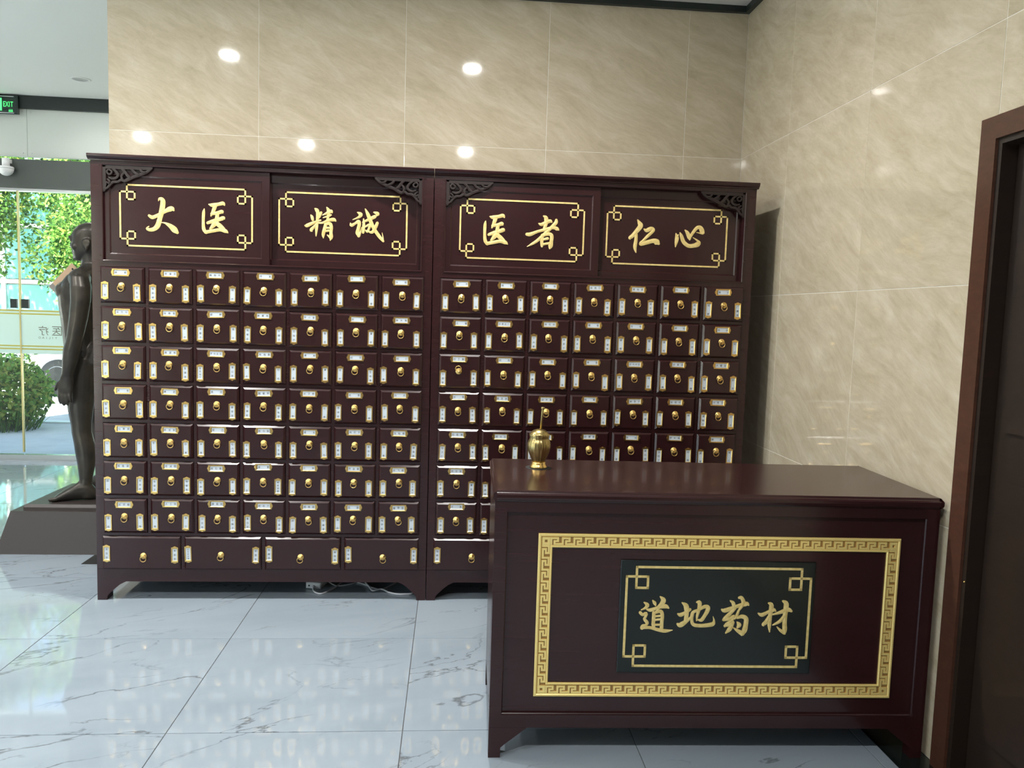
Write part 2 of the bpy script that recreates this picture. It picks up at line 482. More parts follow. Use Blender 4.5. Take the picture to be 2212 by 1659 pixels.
GLYPHS = {
  'da': [[(2610,18788,122),(2763,18712,183),(3007,18816,162),(3334,19007,171),(3558,19127,244),(3680,19132,236),(3741,19081,98)],[(3054,19498,49),(3088,19590,105),(3177,19586,178),(3249,19486,227),(3235,19259,244),(3171,18926,244),(3107,18676,223),(3003,18341,244),(2839,18169,203),(2635,18120,162),(2506,18177,106),(2596,18284,41)],[(3126,18470,33),(3329,18465,81),(3572,18342,204),(3775,18164,286),(3904,18036,147)]],
  'yi1': [[(5375,19428,49),(5539,19394,184),(5826,19447,164),(6031,19496,185),(6101,19425,90)],[(5662,19336,197),(5579,19105,164),(5480,18886,74)],[(5517,18987,148),(5784,19039,164),(5981,19101,189),(6022,19048,82)],[(5784,19022,164),(5750,18780,185)],[(5323,18547,139),(5577,18640,185),(5865,18735,185),(6050,18800,197),(6095,18769,90)],[(5750,18759,185),(5618,18484,226),(5441,18277,99)],[(5692,18591,185),(5905,18420,214),(6086,18302,115)],[(5170,19201,49),(5136,19005,143),(5118,18548,139),(5145,18237,172),(5255,18087,140)],[(5226,18107,164),(5576,18183,164),(5905,18245,165),(6152,18192,189),(6267,18109,49)]],
  'jing': [[(10117,19160,40),(10178,19062,140),(10219,18911,120)],[(10617,19280,128),(10547,19097,120),(10440,18911,40)],[(10315,19461,56),(10396,19400,176),(10457,19274,168),(10436,18871,136),(10407,18508,145),(10386,18124,40)],[(9860,18628,80),(9949,18631,180),(10220,18762,152),(10600,18910,80)],[(10429,18730,120),(10282,18583,128),(10150,18425,168),(10203,18355,48)],[(10888,19540,56),(10969,19395,169),(10964,19133,129),(10921,18950,105)],[(10691,19154,48),(10858,19242,120),(11082,19359,185),(11147,19301,80)],[(10720,19035,48),(10980,19126,113),(11100,19187,80)],[(10421,18770,60),(10702,18793,112),(10982,18925,145),(11223,18962,185),(11324,18898,72)],[(10851,18767,141),(10793,18523,161),(10731,18238,161),(10740,18057,48)],[(10843,18718,101),(11032,18766,169),(11114,18616,161),(11100,18333,153),(11110,18131,185),(11072,17960,48)],[(11103,18070,161),(10928,18213,48)],[(10865,18546,105),(10993,18563,113)],[(10858,18396,105),(10995,18426,113)]],
  'cheng': [[(12368,19358,57),(12519,19267,202),(12431,19131,121),(12130,18990,32)],[(12031,18833,48),(12081,18726,162),(12273,18830,121),(12414,18916,186),(12460,18789,170),(12407,18544,170),(12376,18361,186),(12459,18214,97)],[(12435,18230,162),(12514,18387,89),(12579,18664,24)],[(12629,18896,73),(12878,19015,142),(13180,19173,182),(13273,19225,81)],[(12667,19059,57),(12679,18797,138),(12666,18554,146),(12651,18400,130)],[(12741,18670,73),(12882,18757,122),(12983,18777,130),(12917,18564,114),(12846,18448,122),(12755,18525,32)],[(12742,19534,57),(12866,19289,170),(13000,18972,186),(13168,18614,170),(13417,18259,171),(13632,18015,114)],[(13624,18031,90),(13613,18225,57),(13569,18435,24)],[(13165,19390,81),(13340,19328,195),(13289,19233,81)],[(13334,18884,146),(13248,18678,162),(13089,18429,154),(12865,18473,41)]],
  'yi2': [[(2718,19385,51),(2880,19350,190),(3159,19402,169),(3359,19452,191),(3429,19380,93)],[(3002,19293,203),(2928,19062,169),(2838,18843,76)],[(2871,18944,152),(3131,18996,169),(3322,19057,195),(3364,19005,85)],[(3131,18979,169),(3106,18738,191)],[(2695,18506,144),(2941,18599,191),(3220,18692,191),(3399,18757,204),(3445,18726,93)],[(3107,18717,191),(2986,18443,233),(2819,18237,102)],[(3055,18549,191),(3269,18379,221),(3450,18261,119)],[(2524,19158,51),(2497,18963,148),(2494,18507,144),(2530,18197,178),(2643,18048,144)],[(2614,18068,169),(2954,18143,170),(3274,18204,170),(3518,18151,196),(3633,18068,51)]],
  'zhe': [[(5127,19155,40),(5276,19098,166),(5471,19184,166),(5705,19282,182),(5787,19227,79)],[(5373,19513,71),(5503,19418,206),(5504,19138,182),(5440,18922,158)],[(4572,18598,158),(4738,18596,190),(5090,18742,142),(5482,18858,158),(5875,18966,159),(6076,18908,183),(6157,18852,56)],[(6013,19345,135),(5994,19204,182),(5764,18954,166),(5450,18631,174),(5104,18306,158),(4833,18121,119),(4600,17984,32)],[(5341,18580,158),(5326,18315,166),(5343,18050,135),(5377,17989,40)],[(5373,18558,119),(5648,18646,167),(5810,18574,183),(5803,18294,183),(5768,18058,230),(5726,17900,40)],[(5419,18373,111),(5616,18427,143)],[(5388,18130,119),(5711,18197,119)]],
  'ren': [[(10144,19569,34),(10259,19387,196),(10321,19252,248),(10136,18987,222),(9933,18751,196),(9801,18634,171),(9830,18568,43)],[(10114,18820,154),(10114,18529,171),(10078,18194,180),(10141,17929,60)],[(10499,19105,60),(10639,19040,197),(10849,19139,197),(10979,19094,171),(10933,18984,154),(10695,18751,154),(10470,18521,111),(10346,18421,111)],[(10379,18364,214),(10667,18441,214),(11006,18537,223),(11189,18477,309),(11279,18405,146)]],
  'xin': [[(12148,18947,52),(12210,18733,198),(12180,18481,155),(12152,18262,34)],[(12280,18902,26),(12234,18775,86)],[(12352,18997,52),(12439,18825,172),(12566,18537,198),(12826,18354,199),(13128,18382,216),(13306,18460,260),(13343,18574,130),(13020,18784,35)],[(12605,19132,52),(12732,19003,181),(12848,18765,199),(12881,18624,35)],[(12870,18766,130),(13017,19014,155),(13212,19264,173),(13384,19287,199),(13488,19115,242),(13529,18991,104),(13189,19041,35)]],
  'dao': [[(5055,5335,32),(5179,5244,136),(5119,5144,84),(4976,5069,32)],[(4957,4983,110),(5032,4910,97),(5150,4952,117),(5136,4839,85),(5104,4762,98),(5197,4646,117),(5162,4563,85),(5065,4529,111),(5036,4462,130)],[(5061,4479,117),(5296,4474,98),(5593,4401,117),(5823,4366,118),(6066,4399,20)],[(5343,5411,32),(5419,5313,117),(5456,5230,52)],[(5598,5530,45),(5707,5415,169),(5648,5282,137),(5508,5164,65)],[(5170,5094,58),(5301,5073,117),(5556,5165,98),(5782,5207,150),(5889,5152,59)],[(5565,5115,65),(5466,5008,65)],[(5409,4988,117),(5408,4715,117),(5410,4549,117),(5458,4503,46)],[(5435,4981,81),(5634,5033,124),(5694,4884,117),(5685,4651,117),(5687,4468,124)],[(5457,4862,65),(5651,4884,72)],[(5463,4742,65),(5641,4764,72)],[(5438,4576,72),(5666,4578,72)]],
  'di': [[(6192,4963,33),(6302,4918,137),(6445,4992,98),(6603,5100,105),(6651,5121,39)],[(6337,5330,46),(6473,5225,170),(6504,4993,150),(6486,4710,131)],[(6216,4607,78),(6319,4575,170),(6525,4720,118),(6696,4889,59)],[(6647,4878,46),(6712,5012,98),(6898,5097,92),(7088,5206,118),(7207,5187,137),(7194,5067,138),(7111,4900,118),(7008,4749,118),(6876,4764,33)],[(6825,5356,59),(6917,5347,137),(6912,5131,118),(6862,4897,85),(6852,4717,39)],[(6722,5012,78),(6686,4762,98),(6747,4596,118),(6959,4558,118),(7220,4577,131),(7398,4619,138),(7435,4736,66),(7394,4876,20)]],
  'yao': [[(7656,5131,37),(7776,5081,146),(8063,5188,117),(8314,5272,132),(8502,5319,154),(8571,5275,51)],[(7951,5416,51),(8055,5329,124),(8085,5125,95)],[(8238,5524,88),(8318,5525,117),(8390,5351,132),(8258,5108,73)],[(8119,5162,92),(7930,4949,124),(7808,4836,110),(7749,4776,73)],[(7750,4761,88),(7938,4800,110),(8098,4891,110),(8043,4764,81),(7875,4621,117),(7806,4545,73)],[(7797,4564,73),(7949,4603,110),(8090,4716,51)],[(8092,4679,73),(7976,4454,147),(7848,4314,44)],[(8244,5086,73),(8175,4884,95),(8115,4791,37)],[(8211,4840,73),(8373,4886,132),(8510,4813,154),(8508,4590,154),(8475,4403,169),(8391,4252,66)],[(8407,4309,169),(8255,4393,117),(8094,4503,29)],[(8219,4691,51),(8287,4602,154),(8233,4512,66)]],
  'cai': [[(8898,5011,37),(9031,4946,132),(9210,5026,110),(9418,5121,132),(9494,5085,52)],[(9246,5350,66),(9342,5277,154),(9319,4934,132),(9308,4635,133),(9336,4355,37)],[(9292,4896,110),(9193,4709,133),(9106,4614,118),(9128,4566,37)],[(9405,4965,52),(9615,5027,103),(9904,5134,155),(10024,5091,89)],[(9731,5423,81),(9840,5331,169),(9826,5014,155),(9822,4678,148),(9843,4454,155),(9845,4311,67)],[(9824,4348,133),(9689,4430,96),(9563,4556,30)],[(9805,4939,96),(9677,4751,111),(9492,4637,66),(9406,4599,18)]]}

# =================================================================== SETTING
def grid(lo, hi, start, pitch):
    """joint positions start+k*pitch between lo and hi, with the ends"""
    k0 = math.ceil((lo - start) / pitch + 1e-6); out = [lo]
    x = start + k0 * pitch
    while x < hi - 1e-6:
        if x > lo + 1e-6: out.append(x)
        x += pitch
    out.append(hi)
    return out

# ---- floor: grout bed with separate marble tiles, black granite border strips
floor = empty('floor', (0, 0, 0), kind='structure')
_b = MB(); _b.box(-4.6, XR, -6.6, GY - .02, -.05, -.0030); _b.build('grout_bed', M_FGROUT, floor)
BX, BY = XR - .1337, -.10            # inner edges of the border
FXJ = grid(-4.6, BX, 1.144, .8045)
FYJ = grid(-6.6, GY - .06, -1.1046, .7835)
_full = {}
g2 = .0014
for i in range(len(FXJ) - 1):
    for j in range(len(FYJ) - 1):
        x0, x1, y0, y1 = FXJ[i] + g2, FXJ[i + 1] - g2, FYJ[j] + g2, FYJ[j + 1] - g2
        if y0 >= BY and x0 >= .05: continue
        cx, cy = (x0 + x1) / 2, (y0 + y1) / 2
        if y1 > BY and x1 > .05:
            if x0 < .05 and y0 < BY:
                poly = [(x0, y0), (x1, y0), (x1, BY), (.05, BY), (.05, y1), (x0, y1)]
            elif x0 < .05:
                poly = [(x0, y0), (.05, y0), (.05, y1), (x0, y1)]
            else:
                poly = [(x0, y0), (x1, y0), (x1, BY), (x0, BY)]
            _b = MB(); _b.prism_z([(a - cx, b - cy) for a, b in poly], -.012, 0)
            _b.build('floor_tile', M_FLOOR, floor, (cx, cy, 0)); continue
        key = (round(x1 - x0, 3), round(y1 - y0, 3))
        if key not in _full:
            hx, hy = (x1 - x0) / 2, (y1 - y0) / 2
            _b = MB(); c = .0012
            def rg(i_, z): return [(-hx + i_, -hy + i_, z), (hx - i_, -hy + i_, z), (hx - i_, hy - i_, z), (-hx + i_, hy - i_, z)]
            _b.add(rg(0, -.012) + rg(0, -.0008) + rg(c, 0), [(3, 2, 1, 0), (0, 1, 5, 4), (1, 2, 6, 5), (2, 3, 7, 6), (3, 0, 4, 7), (4, 5, 9, 8), (5, 6, 10, 9), (6, 7, 11, 10), (7, 4, 8, 11), (8, 9, 10, 11)])
            _full[key] = _b.mesh('floor_tile', M_FLOOR)
        new_obj('floor_tile', _full[key], floor, (cx, cy, 0))
# border strips
for y0 in [q for q in grid(-6.6, BY, -1.1046, .7835)][:-1]:
    y1 = min(y0 + .7835, BY)
    yy = [q for q in grid(-6.6, BY, -1.1046, .7835) if q > y0 + 1e-6][0]
    _b = MB(); _b.box(BX + .001, XR - .001, y0 + .001, yy - .001, -.012, 0); _b.build('border_strip', M_BLACKSTONE, floor)
for x0, x1 in zip([.051, .85, 1.65, 2.45, 3.25], [.85, 1.65, 2.45, 3.25, XR]):
    _b = MB(); _b.box(x0 + .0005, x1 - .0005, BY + .001, -.001, -.012, 0); _b.build('border_strip', M_BLACKSTONE, floor)
for y0 in (0.0, .8, 1.6):
    _b = MB(); _b.box(.051, WALL_L - .001, y0, min(y0 + .799, 2.3), -.012, 0); _b.build('border_strip', M_BLACKSTONE, floor)

# ---- tiled walls
def tile_mesh(w, h, cache={}):
    k = (round(w, 4), round(h, 4))
    if k not in cache:
        _b = MB(); _b.plate(-w / 2, w / 2, -h / 2, h / 2, .012, 0.0, .0010, .0007); cache[k] = _b.mesh('wall_tile', M_TILE)
    return cache[k]
GAP = .0024
def tile_wall(parent, us, zs, place, rot, skip=None):
    for i in range(len(us) - 1):
        for j in range(len(zs) - 1):
            a, b, c, d = us[i], us[i + 1], zs[j], zs[j + 1]
            if skip:
                q = skip(a, b, c, d)
                if q is None: continue
                a, b, c, d = q
            w, h = b - a - GAP, d - c - GAP
            if w <= .01 or h <= .01: continue
            new_obj('wall_tile', tile_mesh(w, h), parent, place((a + b) / 2, (c + d) / 2), rot)

wall_back = empty('wall_back', kind='structure')
_b = MB(); _b.box(WALL_L, XR + .25, .0012, .26, 0, CEIL); _b.build('grout_backing', M_GROUT, wall_back)
tile_wall(wall_back, [WALL_L - .001, .9958, 1.7958, 2.5958, 3.3958, XR], list(TZ), lambda u, z: (u, 0, z), (0, 0, 0))

wall_passage = empty('wall_passage', kind='structure')
_b = MB(); _b.box(WALL_L + .0015, WALL_L + .2, .26, GY + .1, 0, CEIL); _b.build('grout_backing', M_GROUT, wall_passage)
tile_wall(wall_passage, [.012, .8, 1.6, 2.4, GY - .03], list(TZ), lambda u, z: (WALL_L, u, z), (0, 0, R(-90)))

wall_right = empty('wall_right', kind='structure')
DY0, DY1, DZ = -3.06, -2.135, 2.111      # outer edge of the door casing
_b = MB()
_b.box(XR + .0012, XR + .22, DY1 - .05, 0, 0, CEIL)
_b.box(XR + .0012, XR + .22, -6.6, DY0 + .05, 0, CEIL)
_b.box(XR + .0012, XR + .22, DY0 + .05, DY1 - .05, DZ - .05, CEIL)
_b.build('grout_backing', M_GROUT, wall_right)
RJ = [0, .644, 1.4167, 2.1894, 2.962, 3.735, 4.51, 5.28, 6.05, 6.6]
def rskip(a, b, c, d):
    # a,b are distances from the corner (positive); cut around the door casing
    lo, hi = -DY1, -DY0
    if c < DZ:
        if a >= lo - 1e-4 and b <= hi + 1e-4: 
            return None if d <= DZ + 1e-3 else (a, b, DZ, d)
        if a < lo < b or a < hi < b:
            if d > DZ: return None          # L-shaped tile, cut below
            return (a, lo, c, d) if a < lo < b else (hi, b, c, d)
    return (a, b, c, d)
tile_wall(wall_right, RJ, list(TZ), lambda u, z: (XR, -u, z), (0, 0, R(90) + R(180)), rskip)
# L-shaped tiles at the upper corners of the door casing
h_ = GAP / 2
for a, b, c0, c1 in ((1.4167, 2.1894, 1.4167, -DY1), (2.962, 3.735, -DY0, 3.735)):
    z0, z1 = TZ[2] + h_, TZ[3] - h_
    if c0 == a: poly = [(a + h_, z0), (c1 - h_, z0), (c1 - h_, DZ + h_), (b - h_, DZ + h_), (b - h_, z1), (a + h_, z1)]
    else: poly = [(c0 + h_, z0), (b - h_, z0), (b - h_, z1), (a + h_, z1), (a + h_, DZ + h_), (c0 + h_, DZ + h_)]
    mu, mz = (a + b) / 2, (z0 + z1) / 2
    _b = MB(); _b.prism([(u - mu, z - mz) for u, z in poly], 0, .012); _b.build('wall_tile', M_TILE, wall_right, (XR, -mu, mz), (0, 0, R(-90)))
# remaining out-of-view walls
wall_front = MB().box(-2.20, XR + .2, -6.8, -6.6, 0, CEIL).box(-4.8, -2.20, -6.8, -6.6, 2.70, CEIL).build('wall_front', M_TAUPE); tag(wall_front, kind='structure')
sheen_win = empty('sheen_window_3', (0, -6.7, 0), kind='structure')  # unseen glazing added to put a daylight sheen on the cabinet fronts
for k in range(2):
    x0 = -4.6 + k * 1.20
    _b = MB(); _b.box(x0 + .03, x0 + 1.17, -.005, .005, .05, 2.70); _b.build('glass_pane', M_GLASS, sheen_win)
    _b = MB(); _b.box(x0 - .03, x0 + .03, -.03, .03, 0, 2.70); _b.build('mullion', M_TRIM, sheen_win)
_b = MB(); _b.box(-4.6, -2.20, -.03, .03, 0, .05); _b.build('bottom_rail', M_TRIM, sheen_win)

# ---- door in the right wall
door = empty('door_1', (XR, 0, 0), kind='structure')
_b = MB()
for y0, y1 in ((DY1 - .071, DY1), (DY0, DY0 + .071)):
    _b.box(-.016, .004, y0, y1, 0, DZ - .0005)
_b.box(-.016, .004, DY0 + .071, DY1 - .071, DZ - .070, DZ)
_b.build('casing', M_CASING, door)
_b = MB()
_b.box(-.006, .14, DY1 - .089, DY1 - .071, 0, DZ - .07); _b.box(-.006, .14, DY0 + .071, DY0 + .089, 0, DZ - .07); _b.box(-.006, .14, DY0 + .089, DY1 - .089, DZ - .088, DZ - .07)
_b.build('jamb', M_DOOR, door)
_b = MB(); _b.box(.045, .085, DY0 + .092, DY1 - .092, .006, DZ - .091); leaf = _b.build('door_leaf', M_DOOR, door)
_b = MB(); _b.box(.036, .0448, DY0 + .15, DY1 - .15, 1.15, 1.95); _b.box(.036, .0448, DY0 + .15, DY1 - .15, .18, 1.0); _b.build('door_panel', M_DOOR, leaf)
_b = MB(); _b.lathe([(.0, 0), (.0035, .0), (.0035, .004), (.001, .006)], 10, (0, 0, 0)); _b.build('screw_head', M_BRASS, door, (-.0062, -2.222, .66), (0, R(-90), 0))

# ---- ceiling and dark cornice strips
ceiling = MB().box(-4.8, XR + .2, -6.8, GY + .05, CEIL, CEIL + .06).build('ceiling', M_CEIL); tag(ceiling, kind='structure')
_b = MB(); _b.box(WALL_L, XR, -.028, 0, 3.212, CEIL); tag(_b.build('trim_1', M_TRIM), kind='structure')
_b = MB(); _b.box(XR - .028, XR, -6.6, -.028, 3.212, CEIL); tag(_b.build('trim_2', M_TRIM), kind='structure')
_b = MB(); _b.box(WALL_L - .028, WALL_L, 0, GY - .06, 3.212, CEIL); tag(_b.build('trim_3', M_TRIM), kind='structure')
roof = MB().box(-4.9, 6, -9.4, GY + .35, CEIL + .06, 6.6).build('roof_shade_block', M_PLASTER); tag(roof, kind='structure')  # unseen upper block shades the pavement; rear overhang added to keep sun out

# ---- ceiling downlights (real lamps)
_b = MB(); _b.lathe([(.072, -.004), (.074, 0), (.072, .0)], 28); 
_ring = MB().lathe([(.056, -.001), (.058, -.006), (.074, -.004), (.076, 0), (.056, 0)], 28).mesh('trim_ring', M_WHITEPL)
_cup = MB().lathe([(.0555, -.0005), (.052, -.0015), (.0, -.0015)], 24).mesh('reflector', M_STEEL)
def downlight(x, y, label, grp, energy=LAMP_W):
    e = empty('downlight', (x, y, CEIL), label=label, cat='ceiling light', group=grp)
    new_obj('trim_ring', _ring, e); new_obj('reflector', _cup, e)
    for k, (share, spread) in enumerate(((.62, 180), (.38, 140))):     # wide glow and narrower beam of the same lamp
        L = bpy.data.lights.new('lamp', 'AREA'); L.shape = 'DISK'; L.size = .104; L.spread = R(spread); L.energy = energy * share; L.color = (1.0, .985, .95)
        lo = bpy.data.objects.new('lamp', L); COL.objects.link(lo); lo.parent = e; lo.location = (0, 0, -.0075 - .0006 * k)
    return e
for x in (-3.00, -1.27, .46, 2.19):
    for y, w in ((-1.365, 'nearest the medicine cabinets'), (-4.33, 'farther from the medicine cabinets')):
        side = {-3.0: 'first', -1.27: 'second', .46: 'third', 2.19: 'fourth'}[x]
        downlight(x, y, 'round ceiling downlight, %s from left in the row %s' % (side, w), 'recessed ceiling downlights')
downlight(-.945, 2.22, 'round downlight in the entrance ceiling beside the tiled wall end', 'recessed ceiling downlights', 3.5)
downlight(-2.70, 2.22, 'round recessed downlight in the entrance ceiling, beyond the exit sign', 'recessed ceiling downlights', 3.5)

# ---- glazed entrance facade
win = empty('window_1', (0, GY, 0), kind='structure')
def part(parent, name, mm, *boxes):
    _b = MB()
    for q in boxes: _b.box(*q)
    return _b.build(name, mm, parent)
part(win, 'glass_pane', M_GLASS, (-1.797, WALL_L, -.005, .005, .05, 2.445))
part(win, 'glass_pane', M_GLASS, (-4.6, -1.808, -.005, .005, .05, 2.445))
part(win, 'transom_pane', M_GLASS, (-4.6, WALL_L, -.004, .004, 2.693, 2.74))
part(win, 'mullion', M_GOLDFRAME, (-1.808, -1.797, -.012, .012, .07, 2.425))
part(win, 'bottom_rail', M_STEEL, (-4.6, WALL_L, -.03, .03, 0, .048))
part(win, 'head_rail', M_STEEL, (-4.6, WALL_L, -.045, .03, 2.422, 2.445))
part(win, 'threshold', M_PAVE, (-4.6, WALL_L, -.10, -.03, -.04, -.001))
for x0, x1 in ((-1.885, -1.828), (-1.788, -1.728)):
    part(win, 'lock_plate', M_TRIM, (x0, x1, -.012, .012, 1.384, 1.466))
film = part(win, 'frosted_band', M_FILM, (-4.6, -1.808, -.0078, -.0055, .975, 1.373), (-1.797, WALL_L, -.0078, -.0055, .975, 1.373))
for z in (1.357, 1.329, 1.039, 1.012):
    part(win, 'yellow_stripe', M_FILMY, (-4.6, -1.808, -.0095, -.0079, z, z + .011), (-1.797, WALL_L, -.0095, -.0079, z, z + .011))
beam = MB().box(-4.6, WALL_L, GY - .07, GY + .06, 2.446, 2.693).build('trim_4', M_BEAM); tag(beam, kind='structure')
tr5 = MB().box(-4.6, WALL_L - .03, GY - .05, GY + .05, 3.136, CEIL).build('trim_5', M_TRIM); tag(tr5, kind='structure')
wall_fascia = empty('wall_fascia', (0, GY, 0), kind='structure')
for x0, x1 in ((-4.6, -3.15), (-3.147, -1.703), (-1.700, WALL_L)):
    pn = part(wall_fascia, 'white_panel', M_WHITEPANEL, (x0, x1, -.014, .03, 2.727, 3.136))
    for xs in (x0 + .035, x1 - .035, (x0 + x1) / 2):
        if xs > WALL_L - .06: continue
        for zs in (2.757, 3.112):
            MB().lathe([(.006, 0), (.006, .0015), (.002, .002)], 8).build('screw', M_STEEL, pn, (xs, -.014, zs), (R(90), 0, 0))
# left side: unseen glazing added to let in fill daylight, with mullions
fill_win = empty('fill_window_2', (-4.6, 0, 0), kind='structure')
for y0, y1 in ((-6.6, -5.0), (-5.0, -3.4), (1.0, GY - .05)):
    part(fill_win, 'glass_pane', M_GLASS, (-.005, .005, y0 + .03, y1 - .03, .05, 2.70))
    part(fill_win, 'mullion', M_TRIM, (-.03, .03, y0 - .03, y0 + .03, 0, 2.70))
    part(fill_win, 'bottom_rail', M_TRIM, (-.03, .03, y0 + .03, y1 - .03, 0, .05))
wl = MB().box(-4.75, -4.57, -6.6, GY + .1, 2.70, CEIL).box(-4.75, -4.57, -3.37, .97, 0, 2.70).build('wall_left', M_PLASTER); tag(wl, kind='structure')  # solid stretch between the panes added to stop bright glints on drawer edges

# ---- text helper (built-in font)
_tc = bpy.data.curves.new('text_source', 'FONT'); _tc.resolution_u = 2
_to = bpy.data.objects.new('text_source', _tc); COL.objects.link(_to)
_gc = {}
def glyph(ch):
    """(verts2d, faces) of one character, centred, em height 1"""
    if ch not in _gc:
        _tc.body = ch
        dg = bpy.context.evaluated_depsgraph_get(); dg.update()
        ev = _to.evaluated_get(dg); me = ev.to_mesh()
        vs = [(q.co.x, q.co.y) for q in me.vertices]; fs = [tuple(p.vertices) for p in me.polygons]
        ev.to_mesh_clear()
        xs = [a for a, _ in vs]; ys = [b for _, b in vs]
        cx, cy = (min(xs) + max(xs)) / 2, (min(ys) + max(ys)) / 2
        _gc[ch] = ([(a - cx, b - cy) for a, b in vs], fs, max(xs) - min(xs), max(ys) - min(ys))
    return _gc[ch]
def put_glyph(mb, ch, x, z, size, y, mirror=False, sx=1.0):
    vs, fs, w, h = glyph(ch)
    s = size / max(w, h) if ord(ch) > 255 else size / h
    k = -sx if mirror else sx
    mb.add([(x + k * a * s, y, z + b * s) for a, b in vs], fs)

_b = MB()
put_glyph(_b, '疗', -1.603, 1.187, .086, -.0100, True); _b.build('letter', M_FILMTXT, win)
_b = MB(); put_glyph(_b, '医', -1.487, 1.187, .086, -.0100, True); _b.build('letter', M_FILMTXT, win)
for ch, x in zip('OAILIY', (-1.638, -1.607, -1.578, -1.552, -1.525, -1.495)):
    _b = MB(); put_glyph(_b, ch, x, 1.123, .019, -.0100, True); _b.build('letter', M_FILMTXT, win)

# ---- exit sign
ex = empty('exit_sign', (-1.92, GY - .08, 3.155), label='black hanging emergency sign with green lit EXIT letters under the entrance ceiling', cat='sign')
_b = MB(); _b.plate(-.20, .178, -.079, .077, .028, 0, .006); _b.build('housing', M_SIGN, ex)
_b = MB(); _b.box(-.205, .148, -.004, -.0005, .064, .071); _b.box(-.205, .148, -.004, -.0005, -.076, -.069); _b.build('steel_edge', M_STEEL, ex)
for ch, x in zip('EXIT', (.067, .090, .110, .130)):
    _b = MB(); put_glyph(_b, ch, x, .002, .044, -.0012, False, .62); _b.build('letter', M_SIGNGREEN, ex)
_b = MB(); _b.box(.028, .046, -.0012, -.0008, -.055, .052); _b.box(-.03, .028, -.0012, -.0008, .030, .052); _b.box(-.03, .028, -.0012, -.0008, -.012, .004); _b.build('door_pictogram', M_SIGNGREEN, ex)
_b = MB()
for x in (.108, .120, .132): _b.add([(x - .006, -.0012, -.062), (x + .006, -.0012, -.062), (x, -.0012, -.038)], [(0, 1, 2)])
_b.build('small_print', M_SIGNGREEN, ex)
_b = MB(); _b.box(-.02, .02, .008, .022, .077, .0915); _b.build('hanger', M_SIGN, ex)

# ---- dome camera on the beam
dc = empty('dome_camera', (-1.826, GY - .13, 2.60), label='white dome security camera fixed to the dark beam over the glass front', cat='camera')
_b = MB(); _b.lathe([(.030, .012), (.030, .085), (.0, .085)], 20); _b.box(-.02, .02, .02, .0595, .05, .082); _b.build('bracket', M_WHITEPL, dc)
_b = MB(); _b.lathe([(.0, .014), (.058, .014), (.062, .006), (.062, -.006), (.0, -.006)], 28); _b.build('collar', M_WHITEPL, dc)
_b = MB(); _b.lathe([(.060 * math.cos(a), -.006 - .060 * math.sin(a)) for a in [i * math.pi / 18 for i in range(10)]], 28); _b.build('dome', M_WHITEPL, dc)

# =================================================================== MEDICINE CABINETS
GLY_T = {'da': '大', 'yi1': '医', 'jing': '精', 'cheng': '诚', 'yi2': '医', 'zhe': '者', 'ren': '仁', 'xin': '心'}
random.seed(11)
CW = 1.606
DU = [.040 + .2205 * j for j in range(7)]; DW = .2035
DZT = [1.630 - .1867 * i for i in range(7)]; DH = .168
LU = [.031 + .389 * k for k in range(4)]; LW = .370; LZ0, LZ1 = .158, .324

_m_drawer = MB().plate(-DW / 2, DW / 2, -DH, 0, .014, -.012, .009, .008).mesh('drawer', M_WOOD)
_m_big = MB().plate(-LW / 2, LW / 2, LZ0 - LZ1, 0, .014, -.012, .008, .008).mesh('drawer', M_WOOD)
# brass label holder, lying; paper window open
_b = MB()
_b.frame((-.0385, .0385, -.0165, .0165), (-.0295, .0295, -.0108, .0108), 0, -.0036, .0022)
for s in (-1, 1):
    _b.prism([(s * .038, -.0105), (s * .0405, -.0085), (s * .0430, -.003), (s * .0437, 0), (s * .0430, .003), (s * .0405, .0085), (s * .038, .0105)][::s], -.0022, 0)
    _b.lathe([(.0016, 0), (.0016, .0032), (.0006, .0036)], 8, (s * .0408, 0, 0), axis='y')
_m_holder = _b.mesh('label_holder', M_BRASS)
_b = MB(); _b.lathe([(.0165, 0), (.0168, .0012), (.0150, .0030), (.0090, .0042), (.0070, .0062), (.0, .0066)], 48, flute=16, depth=.10, axis='y')
_b.lathe([(.0042, .006), (.0046, .010), (.0032, .0125), (.0, .013)], 14, axis='y')
_m_plate = _b.mesh('pull_plate', M_BRASS)
_m_ring = MB().torus((0, -.0100, -.0135), .0140, .0019, 26, 8).mesh('pull_ring', M_BRASS)

def paper(parent, txt, vertical, loc, tilt):
    b = MB()
    w, h = (.0215, .0590) if vertical else (.0590, .0215)
    b.add([(-w / 2, 0, -h / 2), (w / 2, 0, -h / 2), (w / 2, 0, h / 2), (-w / 2, 0, h / 2)], [(0, 1, 2, 3)])
    b.cm = 1
    n = len(txt)
    if n:
        span = {2: .042, 3: .041, 4: .043, 5: .046}.get(n, .04)
        sz = {2: .0100, 3: .0100, 4: .0088, 5: .0076}.get(n, .009)
        for k, ch in enumerate(txt):
            q = -span / 2 + span * k / (n - 1) if n > 1 else 0
            put_glyph(b, ch, 0 if vertical else q, -q if vertical else 0, sz, -.0004)
    return b.build('paper_slip', [M_PAPER, M_INK], parent, loc, (0, tilt, 0))

def fit_label(parent, txt, vertical, x, z):
    t = random.gauss(0, R(.7))
    x += random.gauss(0, .0010); z += random.gauss(0, .0016)
    new_obj('label_holder', _m_holder, parent, (x, -.0121, z), (0, t + (R(90) if vertical else 0), 0))
    paper(parent, txt, vertical, (x + random.gauss(0, .0012) * (not vertical), -.0132, z), t)

def fit_pull(parent, x, z, up=False):
    new_obj('pull_plate', _m_plate, parent, (x, -.0121, z), (0, random.uniform(0, .3), 0))
    new_obj('pull_ring', _m_ring, parent, (x, -.0121, z), (0, R(172) if up else random.gauss(0, R(6)), 0))

